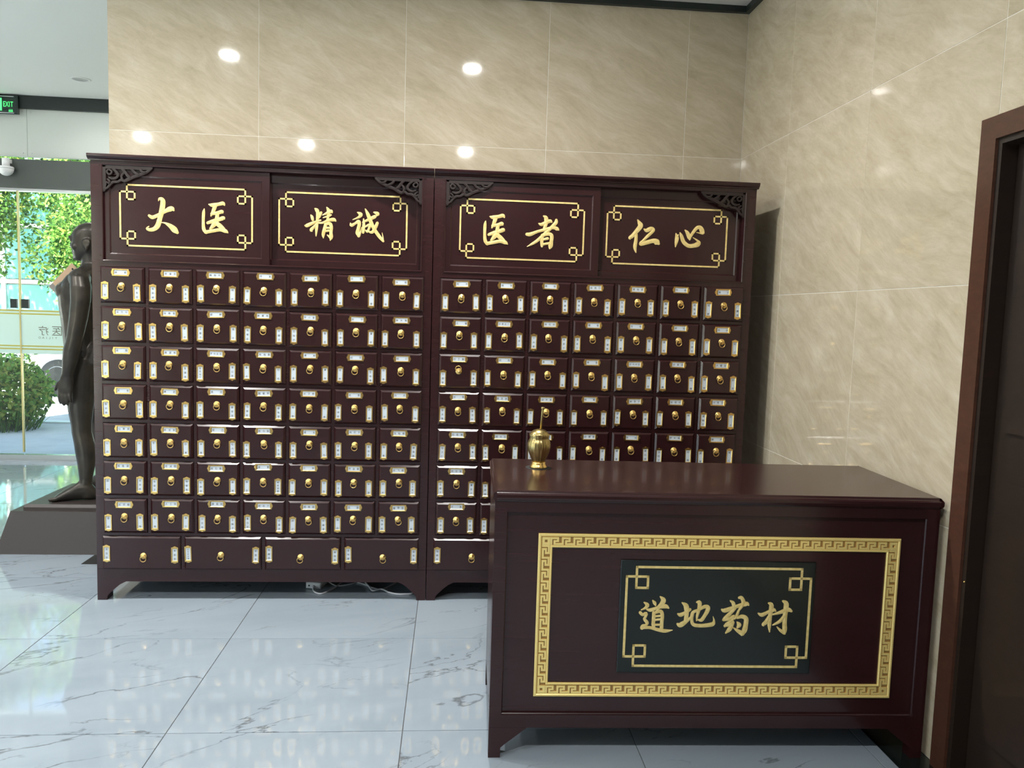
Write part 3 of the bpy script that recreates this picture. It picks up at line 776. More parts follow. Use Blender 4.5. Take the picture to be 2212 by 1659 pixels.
C1 = """麻黄,桂枝,款冬花|玫瑰花,紫苏梗,紫苏叶|侧柏叶,独活,荆芥|辛夷,细辛,白芷|槐米,薄荷,柴胡|白及,青蒿,紫草|大蓟,小蓟,升麻
淡竹叶,天花粉,芦根|谷精草,夏枯草,墓木|桔梗,莱菔子,桑叶|麻黄根,地骨皮,牛蒡子|浮小麦,五味子,菊花|射干,土茯苓,葛根|胖大海,炮姜,山豆根
龙胆,诃子,藕节|板蓝根,连翘,金银花|干马齿苋,紫花地丁,蒲公英|熟地黄,藁本,川芎|黄柏,黄连,黄芩|红花,玄参,生地黄|桃仁,丹参,赤芍
天冬,南沙参,北沙参|黄芪,玉竹,石斛|羌活,女贞子,墨旱莲|醋鳖甲,乌梢蛇,醋龟甲|太子参,党参,红参|玄参,西洋参,人参|白术,白术,茯苓
山茱萸,山药,大枣|炙甘草,甘草,白果|防己,木香,牡丹皮|首乌藤,大血藤,忍冬藤|麦冬,何首乌,白芍|枸杞子,龙眼肉,菟丝子|生牡蛎,狗脊,鹿角霜
路路通,远志,合欢皮|石决明,车前子,地榆炭|煅石膏,杜仲炭,槟榔|姜黄,郁金,醋延胡索|三棱,莪术,没药|鸡血藤,川牛膝,牛膝|水飞蓟,苏木,王不留行
五灵脂,茵陈,地榆|人工朱,藿香,佩兰|鹿角胶,川贝母,五味子|蛇床子,桑白皮,瓜蒌皮|胆南星,浙贝,天南星|百部,薤白,三七|鳖甲胶,龟甲胶,阿胶"""
C1B = "淡豆豉,车前草|白花蛇舌草,积雪草|败酱草,金钱草|淫羊藿,益母草"
C2 = """附子,草乌,川乌|猪苓,络石藤,秦艽|桑枝,海风藤,伸筋草|核桃仁,桑寄生,木蝴蝶|鹿衔草,五加皮,徐长卿|附香,骨碎补,路路通|佩兰,槟榔,广藿香
土槿,厚朴,苍术|炒薏苡仁,泽泻,薏苡仁|滑石粉,川木通,车前子|瞿麦,海金沙,小通草|石韦,萆薢,雷丸|虎杖,茵陈,土茯苓|肉桂,干姜,附子
公丁香,小茴香,吴茱萸|枳壳,枳实,青皮|香附,川楝子,木香|降香,檀香,丁香|炒鸡内金,佛手,乌药|炒麦芽,神曲,山楂|大腹皮,槟榔,陈皮
大黄,熟大黄,番泻叶|黑芝麻,郁李仁,火麻仁|法半夏,白前,清半夏|桔梗,前胡,川贝母|紫苏子,苦杏仁,瓜蒌子|枇杷叶,百部,礞石|沙苑子,莱菔子,芥子
石菖蒲,柏子仁,酸枣仁|煅龙齿,珍珠母,磁石|合欢花,远志,钩藤|炒蒺藜,蜈蚣,全蝎|地龙,僵蚕,紫石英|羚羊角,决明子,白薇|藜芦,蒺藜,麻仁
肉豆蔻,金樱子,覆盆子|罂粟壳,海螵蛸,莲子|芡实,桑螵蛸,石榴皮|补骨脂,仙茅,锁阳|肉苁蓉,巴戟天,益智|鹿茸,蛤蚧,紫河车|韭菜子,胡芦巴,阳起石
沉香,地肤子,白鲜皮|九香虫,土荆皮,蜂房|硫黄,雄黄,白矾|樟脑,蟾酥,大蒜|常山,瓜蒂,藜芦|斑蝥,轻粉,砒石|铅丹,炉甘石,硼砂"""
C2B = "仙鹤草,龙葵|半枝莲,半边莲|鱼腥草,败酱草|大青叶,穿心莲"

def knot_frame(b, x0, x1, z0, z1, w, d, s, y, h):
    """gilt line with a square knot at each corner; x0..z1 outside sizes, w line width, d inset, s knot side"""
    t = w / 2
    X0, X1, Z0, Z1 = x0 + t, x1 - t, z0 + t, z1 - t
    def seg(a, b_, c, e): b.box(min(a, c) - t, max(a, c) + t, y - h, y, min(b_, e) - t, max(b_, e) + t)
    seg(X0 + d, Z1, X1 - d, Z1); seg(X0 + d, Z0, X1 - d, Z0); seg(X0, Z0 + d, X0, Z1 - d); seg(X1, Z0 + d, X1, Z1 - d)
    for xs, xx in ((1, X0), (-1, X1)):
        for zs, zz in ((1, Z0), (-1, Z1)):
            xi, zi = xx + xs * d, zz + zs * d
            seg(xi, zz, xi, zi + zs * s); seg(xx, zi, xi + xs * s, zi)
            seg(xi + xs * s, zi, xi + xs * s, zi + zs * s); seg(xi, zi + zs * s, xi + xs * s, zi + zs * s)

# carved corner bracket (left hand one, origin at its outer top corner, +x right, -z down), metres*1e4
FRET = [([(0, -60, 190), (500, -62, 190), (1150, -60, 190), (2050, -55, 170), (2250, -30, 60)]), ([(65, 0, 170), (65, -600, 170), (60, -1100, 160), (30, -1200, 60)]),
        [(2230, -60, 90), (2050, -220, 120), (1850, -320, 130), (1620, -410, 150), (1380, -500, 140), (1180, -600, 150), (1000, -690, 130), (830, -650, 120), (690, -740, 110), (480, -760, 120), (330, -880, 120), (240, -1010, 100), (90, -1120, 60)],
        [(330, -200, 80), (420, -290, 80), (370, -390, 80), (270, -400, 80), (200, -310, 80), (240, -210, 80), (330, -200, 80)],
        [(470, -150, 90), (620, -270, 110), (700, -430, 120), (620, -560, 110), (440, -610, 90), (300, -560, 70)],
        [(860, -120, 110), (1000, -250, 120), (1120, -420, 130), (1250, -520, 110)], [(900, -640, 90), (860, -480, 100), (960, -340, 90)],
        [(1330, -130, 100), (1450, -270, 110), (1620, -360, 100)], [(1700, -120, 80), (1800, -230, 90), (1950, -250, 70)],
        [(230, -640, 80), (330, -740, 80), (270, -830, 70), (180, -770, 60), (150, -900, 70)]]
def fret_mesh(mirror, cache={}):
    if mirror not in cache:
        b = MB(); s = -1 if mirror else 1
        for k, st in enumerate(FRET): b.ribbon([(s * x * 1e-4, z * 1e-4, w * 1e-4) for x, z, w in st], 0, .011 + .0004 * k, .0006 if k > 1 else 0)
        cache[mirror] = b.mesh('corner_fretwork', M_DARKWOOD)
    return cache[mirror]

def cabinet(x0, label, tops, bottoms, ldoor_r, glyphs, flip):
    cab = empty('medicine_cabinet', (x0, YF, 0), label=label, cat='cabinet', group='pair of medicine cabinets along the back wall')
    P = lambda name, mm, *bx: part(cab, name, mm, *bx)
    D = .60
    P('side_panel', M_WOODV, (.0, .022, .031, D, .095, 2.124)); P('side_panel', M_WOODV, (CW - .022, CW, .031, D, .095, 2.124))
    P('back_panel', M_WOOD, (.022, CW - .022, D - .012, D, .095, 2.124))
    P('bottom_board', M_WOOD, (.022, CW - .022, .031, D - .012, .100, .118)); P('top_board', M_WOOD, (.022, CW - .022, .031, D - .012, 2.106, 2.124))
    for xa in (.0, CW - .045): P('back_leg', M_WOODV, (xa, xa + .045, D - .05, D, 0, .095))
    for xa in (0, CW - .038): P('stile', M_WOODV, (xa, xa + .038, .004, .031, .159, 2.124))
    # rails and dividers of the drawer grid
    z = [1.632] + [DZT[i] - DH - .0 for i in range(7)]
    for i in range(6):
        zb, zt = DZT[i + 1] + .0016, DZT[i] - DH - .0016
        P('rail', M_WOOD, (.038, CW - .038, .0046, .031, zb, zt))
    P('rail', M_WOOD, (.038, CW - .038, .0046, .031, LZ1 + .0016, DZT[6] - DH - .0016))
    for j in range(6): P('divider', M_WOODV, (DU[j] + DW + .0016, DU[j + 1] - .0016, .004, .031, LZ1 + .016, 1.632))
    for k in range(3): P('divider', M_WOODV, (LU[k] + LW + .0016, LU[k + 1] - .0016, .004, .031, LZ0, LZ1 + .002))
    P('drawer_backing', M_RUBBER, (.022, CW - .022, .031, .036, .12, 1.64))
    # door opening frame
    P('rail', M_WOOD, (.038, CW - .038, .002, .08, 1.632, 1.664)); P('rail', M_WOOD, (.038, CW - .038, .002, .08, 2.103, 2.106))
    P('frieze', M_WOOD, (.038, CW - .038, .003, .031, 2.106, 2.124))
    for xa in (.038, CW - .056): P('door_jamb', M_WOODV, (xa, xa + .018, .004, .08, 1.664, 2.103))
    _b = MB(); _b.frame((.050, CW - .050, 1.657, 2.110), (.0565, CW - .0565, 1.6635, 2.1035), .004, -.003, .003); _b.build('opening_bead', M_WOOD, cab)
    P('door_shelf', M_RUBBER, (.056, CW - .056, .08, .09, 1.64, 2.11))
    # cornice
    prof = [(.02, 2.124), (-.004, 2.124), (-.005, 2.129), (-.012, 2.134), (-.017, 2.141), (-.019, 2.149), (-.015, 2.153), (.02, 2.153)]
    _b = MB(); _b.prism_x(prof, -.008 if not flip else -.001, CW + (.001 if not flip else .008)); _b.box(-.006 if not flip else 0, CW + (0 if not flip else .006), .02, D, 2.124, 2.153); _b.build('cornice', M_WOOD, cab)
    # apron with bracket legs
    def arch(s): 
        pts = [(.046, 0), (.046, .016), (.052, .028), (.066, .042), (.088, .062), (.108, .079), (.137, .094)]
        return pts if s > 0 else [(CW - a, q) for a, q in reversed(pts)]
    poly = [(0, 0)] + arch(1) + arch(-1) + [(CW, 0), (CW, .1575), (0, .1575)]
    _b = MB(); _b.prism(poly, .004, .031); _b.build('apron', M_WOOD, cab)
    for xa in (.0, CW - .045): P('leg', M_WOODV, (xa, xa + .045, .031, .075, 0, .095))
    # drawers
    rows = [[c.split(',') for c in r.split('|')] for r in tops.split('\n')]
    for i in range(7):
        for j in range(7):
            dr = new_obj('drawer', _m_drawer, cab, (DU[j] + DW / 2 + random.gauss(0, .0008), .004 + random.choice((0, 0, 0, .001, -.0015)), DZT[i] + random.gauss(0, .0006)))
            t, l, r_ = rows[i][j]
            dx = random.gauss(0, .0028); dz = random.gauss(0, .0022)
            fit_label(dr, t, False, -.0015 + dx, -.0245 + dz)
            fit_label(dr, l, True, -.0795 + random.gauss(0, .0016), -.1155 + random.gauss(0, .0018))
            fit_label(dr, r_, True, .0705 + random.gauss(0, .0022), -.1170 + random.gauss(0, .0018))
            fit_pull(dr, -.0020 + random.gauss(0, .002), -.0865 + random.gauss(0, .0022), up=(flip and i == 2 and j == 0))
    for k, q in enumerate(bottoms.split('|')):
        dr = new_obj('drawer', _m_big, cab, (LU[k] + LW / 2, .004, LZ1))
        l, r_ = q.split(',')
        fit_label(dr, l, True, -.1650, -.0850); fit_label(dr, r_, True, .1605, -.0900)
        fit_pull(dr, [.010, -.008, -.010, .006][k], -.092 + random.gauss(0, .004))
    # sliding doors, left one in front
    for side, (u0, u1, yd, pn, gd) in enumerate(((.0565, ldoor_r, .012, (.0855, ldoor_r - .041), (.1245, .744)), (ldoor_r - .045, CW - .0565, .038, (ldoor_r + .002, 1.522), (.858, 1.480)))):
        _b = MB(); _b.frame((u0, u1, 1.665, 2.102), (pn[0], pn[1], 1.698, 2.055), yd + .020, yd, .0055); dd = _b.build('door', M_WOOD, cab)
        _b = MB(); _b.box(pn[0] - .004, pn[1] + .004, yd + .0056, yd + .016, 1.694, 2.059); _b.build('door_panel', M_WOOD, dd)
        yp = yd + .0055
        _b = MB(); knot_frame(_b, gd[0], gd[1], 1.7305, 2.0225, .0078, .0320, .0350, yp, .0022); _b.build('gold_border', M_GOLD, dd)
        for gk in glyphs[2 * side:2 * side + 2]:
            _b = MB()
            for q, st in enumerate(GLYPHS[gk]): _b.ribbon([(a * 1e-4, z_ * 1e-4, w * 1e-4) for a, z_, w in st], yp, .0020 + .00012 * q, .0012)
            _b.build('carved_character', M_GOLD, dd)
    for mir, xx in ((False, .0570), (True, CW - .0570)):
        new_obj('corner_fretwork', fret_mesh(mir), cab, (xx, .0115 if not mir else .0115, 2.1025))
    return cab

cabinet(.378, 'dark mahogany herb drawer cabinet standing next to the bronze statue', C1, C1B, .823, ('da', 'yi1', 'jing', 'cheng'), False)
cabinet(1.988, 'dark mahogany herb drawer cabinet with its lower part hidden behind the counter', C2, C2B, .818, ('yi2', 'zhe', 'ren', 'xin'), True)

# =================================================================== COUNTER
OW, OD, OH = 1.489, .569, .901
ctr = empty('counter', (2.2319, -2.0715, 0), -.02663, label='dark mahogany sales counter with gilt key-pattern frame and black name board', cat='counter')
P = lambda name, mm, *bx: part(ctr, name, mm, *bx)
prof = [(.006, .866), (.004, .870), (-.000, .872), (-.002, .879), (-.001, .888), (.004, .893), (.007, .8945), (.008, .897), (.012, .901), (OD - .012, .901), (OD - .004, .893), (OD - .004, .866)]
_b = MB(); _b.prism_x(prof, .012, OW - .012)
for s, xs in ((1, 0.0), (-1, OW)):
    def q(x): return xs + s * x
    ring = [(.012, .866), (.004, .870), (.0, .876), (.0, .888), (.004, .893), (.007, .8955), (.012, .901)]
    n = len(ring)
    vs = [(q(x), .001, z) for x, z in ring] + [(q(x), OD - .004, z) for x, z in ring]
    fs = [(i, i + 1, n + i + 1, n + i) for i in range(n - 1)] + [tuple(range(n)), tuple(range(2 * n - 1, n - 1, -1))]
    _b.add(vs, fs)
_b.build('top', M_WOOD, ctr)
bl, br, bf = .007, OW - .007, .010
P('body', M_WOODV, (bl, br, bf + .014, OD - .012, .104, .866))
for xa in (bl, br - .040): P('stile', M_WOODV, (xa, xa + .040, bf, bf + .014, .104, .866))
P('rail', M_WOOD, (bl + .040, br - .040, bf, bf + .014, .830, .866)); P('rail', M_WOOD, (bl + .040, br - .040, bf, bf + .014, .104, .148))
_b = MB(); _b.frame((.0465, br - .0395, .1475, .8305), (.050, br - .043, .151, .827), bf + .014, bf + .006, .003); _b.build('panel_bead', M_WOOD, ctr)
PY = bf + .014       # recessed panel plane
# side panels (recessed field)
for xa, s in ((bl, -1), (br, 1)):
    _b = MB(); x_ = xa + s * .0005
    _b.box(min(xa, x_), max(xa, x_), .07, OD - .07, .16, .82); _b.build('side_field', M_WOODV, ctr)
def legpoly(s):
    pts = [(bl, 0), (bl + .040, 0), (bl + .040, .034), (bl + .052, .045), (bl + .090, .075), (bl + .126, .1035), (bl, .1035)]
    return pts if s > 0 else [(OW - a, z) for a, z in reversed(pts)]
for s in (1, -1):
    _b = MB(); _b.prism(legpoly(s), bf, bf + .018); xx = bl if s > 0 else br - .040; _b.box(xx, xx + .040, bf + .018, bf + .045, 0, .1035); _b.build('leg', M_WOODV, ctr)
    xx = bl if s > 0 else br - .040
    _b = MB(); _b.box(xx, xx + .040, OD - .052, OD - .012, 0, .1035); _b.build('leg', M_WOODV, ctr)
# gilt frame
FO = (.1515, 1.3620, .2070, .7590); FI = (.1985, 1.3150, .2555, .7120)
_b = MB(); _b.frame(FO, FI, PY, PY - .003); fr = _b.build('gilt_frame', M_GILTBACK, ctr)
def rim(o, w, hgt, name):
    """half-round moulding, mitred"""
    _b = MB(); n = 6; rings = []
    for k in range(n + 1):
        a = math.pi * k / n; off = w * (1 - math.cos(a)) / 2; hh = math.sin(a) ** .7 * hgt if 0 < k < n else 0
        y = PY - .002 - hh
        rings += [(o[0] + off, y, o[2] + off), (o[1] - off, y, o[2] + off), (o[1] - off, y, o[3] - off), (o[0] + off, y, o[3] - off)]
    fs = [(4 * k + i, 4 * k + (i + 1) % 4, 4 * k + 4 + (i + 1) % 4, 4 * k + 4 + i) for k in range(n) for i in range(4)]
    _b.add(rings, fs); return _b.build(name, M_GILT, fr)
rim(FO, .0108, .0062, 'outer_moulding'); rim((FI[0] - .0082, FI[1] + .0082, FI[2] - .0082, FI[3] + .0082), .0082, .0058, 'inner_moulding')
BH = .0275                       # height of the key band
def key_mesh(pitch):
    w = .0064; b = MB(); y0, y1 = PY - .0030, PY - .0062; p = pitch
    def r_(x0, x1, z0, z1): b.box(x0, x1, y1, y0, z0, z1)
    b2 = BH - .0016; z0 = -b2 / 2
    r_(0, w, z0, z0 + b2)                                         # upright
    r_(w, p - w - .0032, z0 + b2 - w, z0 + b2)                    # top bar
    r_(p - 2 * w - .0032, p - w - .0032, z0 + b2 * .5 - w * .45, z0 + b2 - w)   # short drop
    r_(w + .0042, p - 2 * w - .0032, z0 + b2 * .5 - w * .45, z0 + b2 * .5 + w * .5)  # middle bar
    r_(w + .0042, 2 * w + .0042, z0, z0 + b2 * .5 - w * .45)      # lower drop
    r_(2 * w + .0042, p, z0, z0 + w)                              # bottom bar
    return b.mesh('key_motif', M_GILT)
ax0, ax1, az0, az1 = FO[0] + .0112, FO[1] - .0112, FO[2] + .0112, FO[3] - .0112
zt, zb, xl, xr = FO[3] - .0112 - BH / 2 - .0003, FO[2] + .0112 + BH / 2 + .0003, FO[0] + .0112 + BH / 2 + .0003, FO[1] - .0112 - BH / 2 - .0003
nh = 30; ph = (ax1 - ax0 - 2 * BH) / nh; mh = key_mesh(ph)
for k in range(nh):
    x = ax0 + BH + k * ph
    new_obj('key_motif', mh, fr, (x, 0, zt)); new_obj('key_motif', mh, fr, (x, 0, zb))
nv = 12; pv = (az1 - az0 - 2 * BH) / nv; mv = key_mesh(pv)
for k in range(nv):
    z = az1 - BH - k * pv
    new_obj('key_motif', mv, fr, (xl, 0, z), (0, R(90), 0)); new_obj('key_motif', mv, fr, (xr, 0, z), (0, R(90), 0))
for xx in (xl, xr):
    for zz in (zt, zb):
        _b = MB(); _b.frame((-BH / 2 + .0008, BH / 2 - .0008, -BH / 2 + .0008, BH / 2 - .0008), (-.0045, .0045, -.0045, .0045), PY - .003, PY - .0062); _b.build('corner_motif', M_GILT, fr, (xx, 0, zz))
# name board
nb = MB().plate(.4255, 1.0780, .2925, .6745, PY, PY - .007, .002).build('name_board', M_BOARD, ctr)
_b = MB(); knot_frame(_b, .4425, 1.0665, .3125, .6560, .0078, .0320, .0380, PY - .007, .0018); _b.build('gold_border', M_GOLD, nb)
for gk in ('dao', 'di', 'yao', 'cai'):
    _b = MB()
    for q_, st in enumerate(GLYPHS[gk]): _b.ribbon([(a * 1e-4, z_ * 1e-4, w * 1e-4) for a, z_, w in st], PY - .007, .0018 + .00012 * q_, .0010)
    _b.build('carved_character', M_GOLD, nb)

# =================================================================== BRASS MORTAR
mo = empty('brass_mortar', (2.4189, -1.6845, OH), label='lidded brass mortar with its pestle standing up, on the counter', cat='mortar')
_b = MB(); _b.lathe([(.0, 0), (.0320, 0), (.0325, .004), (.0290, .010), (.0255, .016), (.0262, .021), (.0235, .023)], 32); _b.build('foot', M_BRASS, mo)
M_BRUSHED = mat('brushed_brass', (.50, .38, .16), .30, 1.0)
_b = MB(); _b.lathe([(.0235, .0225), (.0270, .030), (.0340, .046), (.0405, .064), (.0432, .080), (.0428, .092), (.0395, .102), (.0358, .108), (.0360, .111), (.0372, .118), (.0384, .125), (.0372, .1265), (.0350, .123)], 64, flute=18, depth=.05); _b.build('bowl', M_BRUSHED, mo)
_b = MB(); _b.lathe([(.0360, .122), (.0352, .126), (.0300, .133), (.0220, .1395), (.0110, .1430), (.0062, .1440)], 32); _b.build('lid', M_BRUSHED, mo)
_b = MB(); _t = Matrix.Rotation(R(4.0), 3, 'Y')
_b.lathe([(.0046, .0), (.0042, .075), (.0041, .0755)], 16, (.004, 0, .1425), tilt=_t); _b.lathe([(.0041, .0735), (.0068, .0745), (.0068, .0815), (.0060, .0825), (.0, .0825)], 16, (.004, 0, .1425), tilt=_t); _b.build('pestle', M_BRUSHED, mo)
_b = MB(); _b.lathe([(.0, -.0), (.0480, 0), (.0480, .0006), (.0, .0006)], 40); shadow_o = _b.build('mortar_shadow_disc', M_RUBBER, None, (2.4189, -1.6845, OH)); tag(shadow_o, 'thin black disc standing in for the shadow under the brass mortar', 'painted shadow')  # black disc paints the dark shadow beneath the mortar
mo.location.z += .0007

# =================================================================== POWER STRIP AND CABLES
ps = empty('power_strip', (1.395, -.485, 0), R(-11), label='small white power strip lying on the floor under the left cabinet', cat='power strip')
_b = MB(); _b.plate(-.040, .040, .002, .036, .14, 0, .004); _b.build('body', M_WHITEPL, ps)
_b = MB(); _b.lathe([(.0045, 0), (.0045, .0006), (0, .0006)], 12, axis='y'); _b.build('indicator', M_RUBBER, ps, (-.022, -.0001, .018))
_b = MB(); _b.lathe([(.009, 0), (.008, .012), (.005, .020)], 14, axis='y'); _b.build('cable_gland', M_GREYPL, ps, (.004, -.0001, .014))
def smooth(pts, sub=6):
    out = []
    pts = [Vector(p) for p in pts]
    for i in range(len(pts) - 1):
        p0, p1, p2, p3 = pts[max(i - 1, 0)], pts[i], pts[i + 1], pts[min(i + 2, len(pts) - 1)]
        for s in range(sub):
            t = s / sub
            out.append(0.5 * ((2 * p1) + (p2 - p0) * t + (2 * p0 - 5 * p1 + 4 * p2 - p3) * t * t + (3 * p1 - p0 - 3 * p2 + p3) * t ** 3))
    out.append(pts[-1]); return out
CAB = [([(1.399, -.505, .014), (1.405, -.530, .008), (1.426, -.552, .0042), (1.452, -.560, .0042), (1.479, -.523, .0042), (1.506, -.472, .0042), (1.531, -.381, .0042), (1.56, -.25, .0042)], .0040, 'grey cable looping out of the front of the power strip'),
       ([(1.440, -.475, .05), (1.450, -.440, .036), (1.49, -.43, .006), (1.526, -.446, .0042), (1.597, -.402, .0042), (1.65, -.30, .0042)], .0032, 'thin grey cable running back from the power strip end'),
       ([(1.600, -.380, .0044), (1.660, -.428, .0044), (1.700, -.470, .0044), (1.738, -.497, .0044), (1.766, -.483, .0044), (1.824, -.382, .0044), (1.86, -.30, .0044)], .0042, 'grey cable dipping in a V shape under the left cabinet'),
       ([(1.640, -.36, .0130), (1.662, -.425, .0130), (1.686, -.483, .0130), (1.709, -.531, .0100), (1.750, -.508, .0100), (1.794, -.541, .0046), (1.837, -.565, .0046), (1.877, -.565, .0046), (1.914, -.551, .0046), (1.925, -.47, .0046), (1.94, -.40, .0046)], .0045, 'grey cable lying in waves towards the leg of the left cabinet')]
for pts, r_, lab in CAB:
    _b = MB(); _b.tube(smooth(pts), r_, 8); tag(_b.build('cable', M_GREYPL), lab, 'cable', 'cables under the left cabinet')

# =================================================================== STATUE AND PLINTH
pl = empty('plinth', (-.06, .52, 0), label='low dark brown plinth with sloping sides under the bronze statue', cat='plinth')
def frustum(b, x0, x1, y0, y1, z0, z1, i):
    vs = [(x0, y0, z0), (x1, y0, z0), (x1, y1, z0), (x0, y1, z0), (x0 + i, y0 + i, z1), (x1 - i, y0 + i, z1), (x1 - i, y1 - i, z1), (x0 + i, y1 - i, z1)]
    b.add(vs, [(0, 3, 2, 1), (4, 5, 6, 7), (0, 1, 5, 4), (1, 2, 6, 5), (2, 3, 7, 6), (3, 0, 4, 7)])
_b = MB(); frustum(_b, -.442, .245, -.450, .30, 0, .238, .060); _b.build('base', M_PLINTH, pl)
_b = MB(); frustum(_b, -.330, .172, -.352, .232, .238, .252, 0); frustum(_b, -.330, .172, -.352, .232, .252, .268, .012); _b.build('slab', M_PLINTH, pl)

st = empty('statue', (-.10, .43, .268), label='dark bronze statue of a standing bald nude man beside the left cabinet', cat='statue')
def body_mesh():
    b = MB()
    X, Y = Vector((1, 0, 0)), Vector((0, 1, 0))
    def stack(rows, n=18):   # (z, cx, cy, rx, ry) horizontal ellipses
        b.loft([((cx, cy, z), X * rx, Y * ry) for z, cx, cy, rx, ry in rows], n)
    # trunk
    stack([(.80, -.010, 0, .085, .115), (.84, -.020, 0, .112, .150), (.90, -.022, 0, .122, .165), (.96, -.038, 0, .112, .158), (1.04, -.052, 0, .108, .142), (1.10, -.058, 0, .110, .140),
           (1.17, -.058, 0, .118, .152), (1.24, -.052, 0, .124, .168), (1.30, -.036, 0, .116, .178), (1.345, -.018, 0, .098, .172), (1.378, -.004, 0, .078, .125), (1.40, .004, 0, .064, .075), (1.42, .006, 0, .056, .058)], 24)
    for s in (-1, 1):     # chest and shoulders, buttocks
        b.ellipsoid((-.105, s * .075, 1.255), .066, .075, .060)
        b.ellipsoid((.055, s * .075, .875), .072, .082, .085)
        b.ellipsoid((.012, s * .175, 1.325), .062, .060, .062)
    # neck and head
    stack([(1.37, .012, 0, .062, .064), (1.42, .004, 0, .055, .055), (1.47, .000, 0, .052, .052), (1.53, .006, 0, .050, .050)], 18)
    stack([(1.438, -.058, 0, .022, .024), (1.450, -.052, 0, .042, .038), (1.468, -.040, 0, .060, .050), (1.49, -.026, 0, .078, .060), (1.52, -.016, 0, .091, .067), (1.555, -.010, 0, .098, .072), (1.59, -.005, 0, .101, .075),
           (1.62, .001, 0, .094, .072), (1.645, .006, 0, .077, .060), (1.660, .010, 0, .054, .043), (1.668, .012, 0, .026, .020)], 24)
    b.ellipsoid((-.106, 0, 1.530), .015, .013, .024); b.ellipsoid((-.104, 0, 1.575), .016, .050, .010)
    b.ellipsoid((-.095, 0, 1.492), .016, .024, .008); b.ellipsoid((-.085, 0, 1.455), .020, .024, .016)
    for s in (-1, 1):
        b.ellipsoid((-.098, s * .030, 1.556), .010, .014, .006)
        b.ellipsoid((-.070, s * .046, 1.520), .024, .018, .020)
        b.torus((.010, s * .077, 1.540), .0175, .0075, 14, 8); b.ellipsoid((.010, s * .075, 1.508), .010, .008, .017); b.ellipsoid((.014, s * .073, 1.548), .016, .010, .022)
    # legs
    for s in (-1, 1):
        stack([(.86, -.015, s * .080, .100, .086), (.76, -.026, s * .090, .094, .083), (.64, -.030, s * .096, .082, .074), (.54, -.030, s * .100, .070, .064), (.46, -.026, s * .103, .058, .055), (.41, -.024, s * .105, .056, .052),
               (.35, -.010, s * .108, .058, .052), (.29, .000, s * .110, .060, .052), (.21, .004, s * .113, .050, .044), (.13, .000, s * .116, .037, .033), (.09, -.002, s * .118, .037, .034), (.05, .004, s * .119, .042, .036), (.012, .008, s * .120, .040, .034)])
        # foot, turned a little outwards
        ca, sa = math.cos(R(16)), math.sin(R(16))
        def F(t, side, z): return (.010 - t * ca + 0 * side, s * (.120 + t * sa) + side * 1.0, z)
        fw = Vector((-ca, s * sa, 0)); sd = Vector((sa * s, ca, 0)); up = Vector((0, 0, 1))
        secs = []
        for t, hw, hz in ((-.055, .018, .026), (-.035, .031, .042), (.00, .036, .056), (.05, .036, .055), (.09, .040, .042), (.13, .045, .031), (.16, .044, .021), (.175, .038, .014)):
            secs.append((Vector(F(t, 0, hz)), sd * hw, up * hz))
        b.loft(secs, 14)
        for k, (o, ln, r_) in enumerate(((-.030, .205, .0135), (-.011, .204, .0100), (.006, .198, .0095), (.020, .190, .0090), (.033, .178, .0085))):
            base = Vector((.010, s * .120, 0)); o2 = o * s
            b.tube([base + fw * .155 + sd * o2 * -1 + up * r_ * 1.25, base + fw * (ln - .012) + sd * o2 * -1 + up * r_ * 1.1, base + fw * ln + sd * o2 * -1 + up * r_ * .95], [r_, r_, r_ * .6], 8)
    # near (left) arm hanging, hand with five fingers
    def limb(rows):
        secs = []
        for p, rx, ry in rows: secs.append((Vector(p), X * rx, Y * ry))
        b.loft(secs, 16)
    s = -1
    limb([((.018, s * .190, 1.345), .052, .050), ((.034, s * .212, 1.28), .058, .052), ((.036, s * .222, 1.20), .055, .050), ((.026, s * .228, 1.10), .051, .047), ((.008, s * .231, 1.00), .046, .043), ((.000, s * .232, .96), .046, .043),
          ((-.010, s * .232, .92), .049, .042), ((-.022, s * .231, .86), .045, .037), ((-.034, s * .230, .80), .036, .029), ((-.042, s * .229, .765), .033, .024)])
    limb([((-.042, s * .229, .775), .032, .022), ((-.048, s * .228, .745), .038, .019), ((-.053, s * .227, .715), .043, .018), ((-.056, s * .226, .685), .043, .016), ((-.057, s * .225, .665), .040, .014)])
    for dx, ln, r_ in ((-.034, .072, .0088), (-.0125, .084, .0094), (.0090, .080, .0092), (.0290, .062, .0082)):
        x = -.057 + dx
        b.tube([(x, s * .226, .680), (x - .001, s * .228, .662 - ln * .30), (x - .002, s * .222, .662 - ln * .65), (x - .001, s * .213, .662 - ln)], [r_, r_, r_ * .95, r_ * .7], 10)
    b.tube([(-.062, s * .224, .745), (-.098, s * .222, .712), (-.112, s * .219, .690), (-.120, s * .216, .668)], [.016, .0125, .0105, .0075], 10)
    # far (right) arm bent, holding the board
    b.tube([(.018, .190, 1.33), (.034, .222, 1.25), (.020, .246, 1.14), (.000, .250, 1.06)], [.054, .054, .048, .045], 14)
    b.tube([(.004, .250, 1.07), (-.06, .245, 1.05), (-.14, .235, 1.09), (-.205, .225, 1.135)], [.046, .046, .038, .029], 14)
    b.ellipsoid((-.235, .225, 1.160), .036, .022, .034)
    for k in range(4):
        a = Vector((-.250 + .016 * k, .236, 1.185 - .014 * k)); b.tube([a + Vector((.012, .0, -.012)), a + Vector((-.006, .006, .010)), a + Vector((-.004, -.010, .024))], [.0090, .0088, .0070], 8)
    b.tube([(-.215, .215, 1.165), (-.240, .190, 1.190), (-.252, .180, 1.212)], [.012, .0105, .008], 8)
    # loins
    b.ellipsoid((-.120, 0, .865), .030, .030, .040)
    me = b.mesh('statue_volume', M_BRONZE)
    o = new_obj('statue_volume', me)
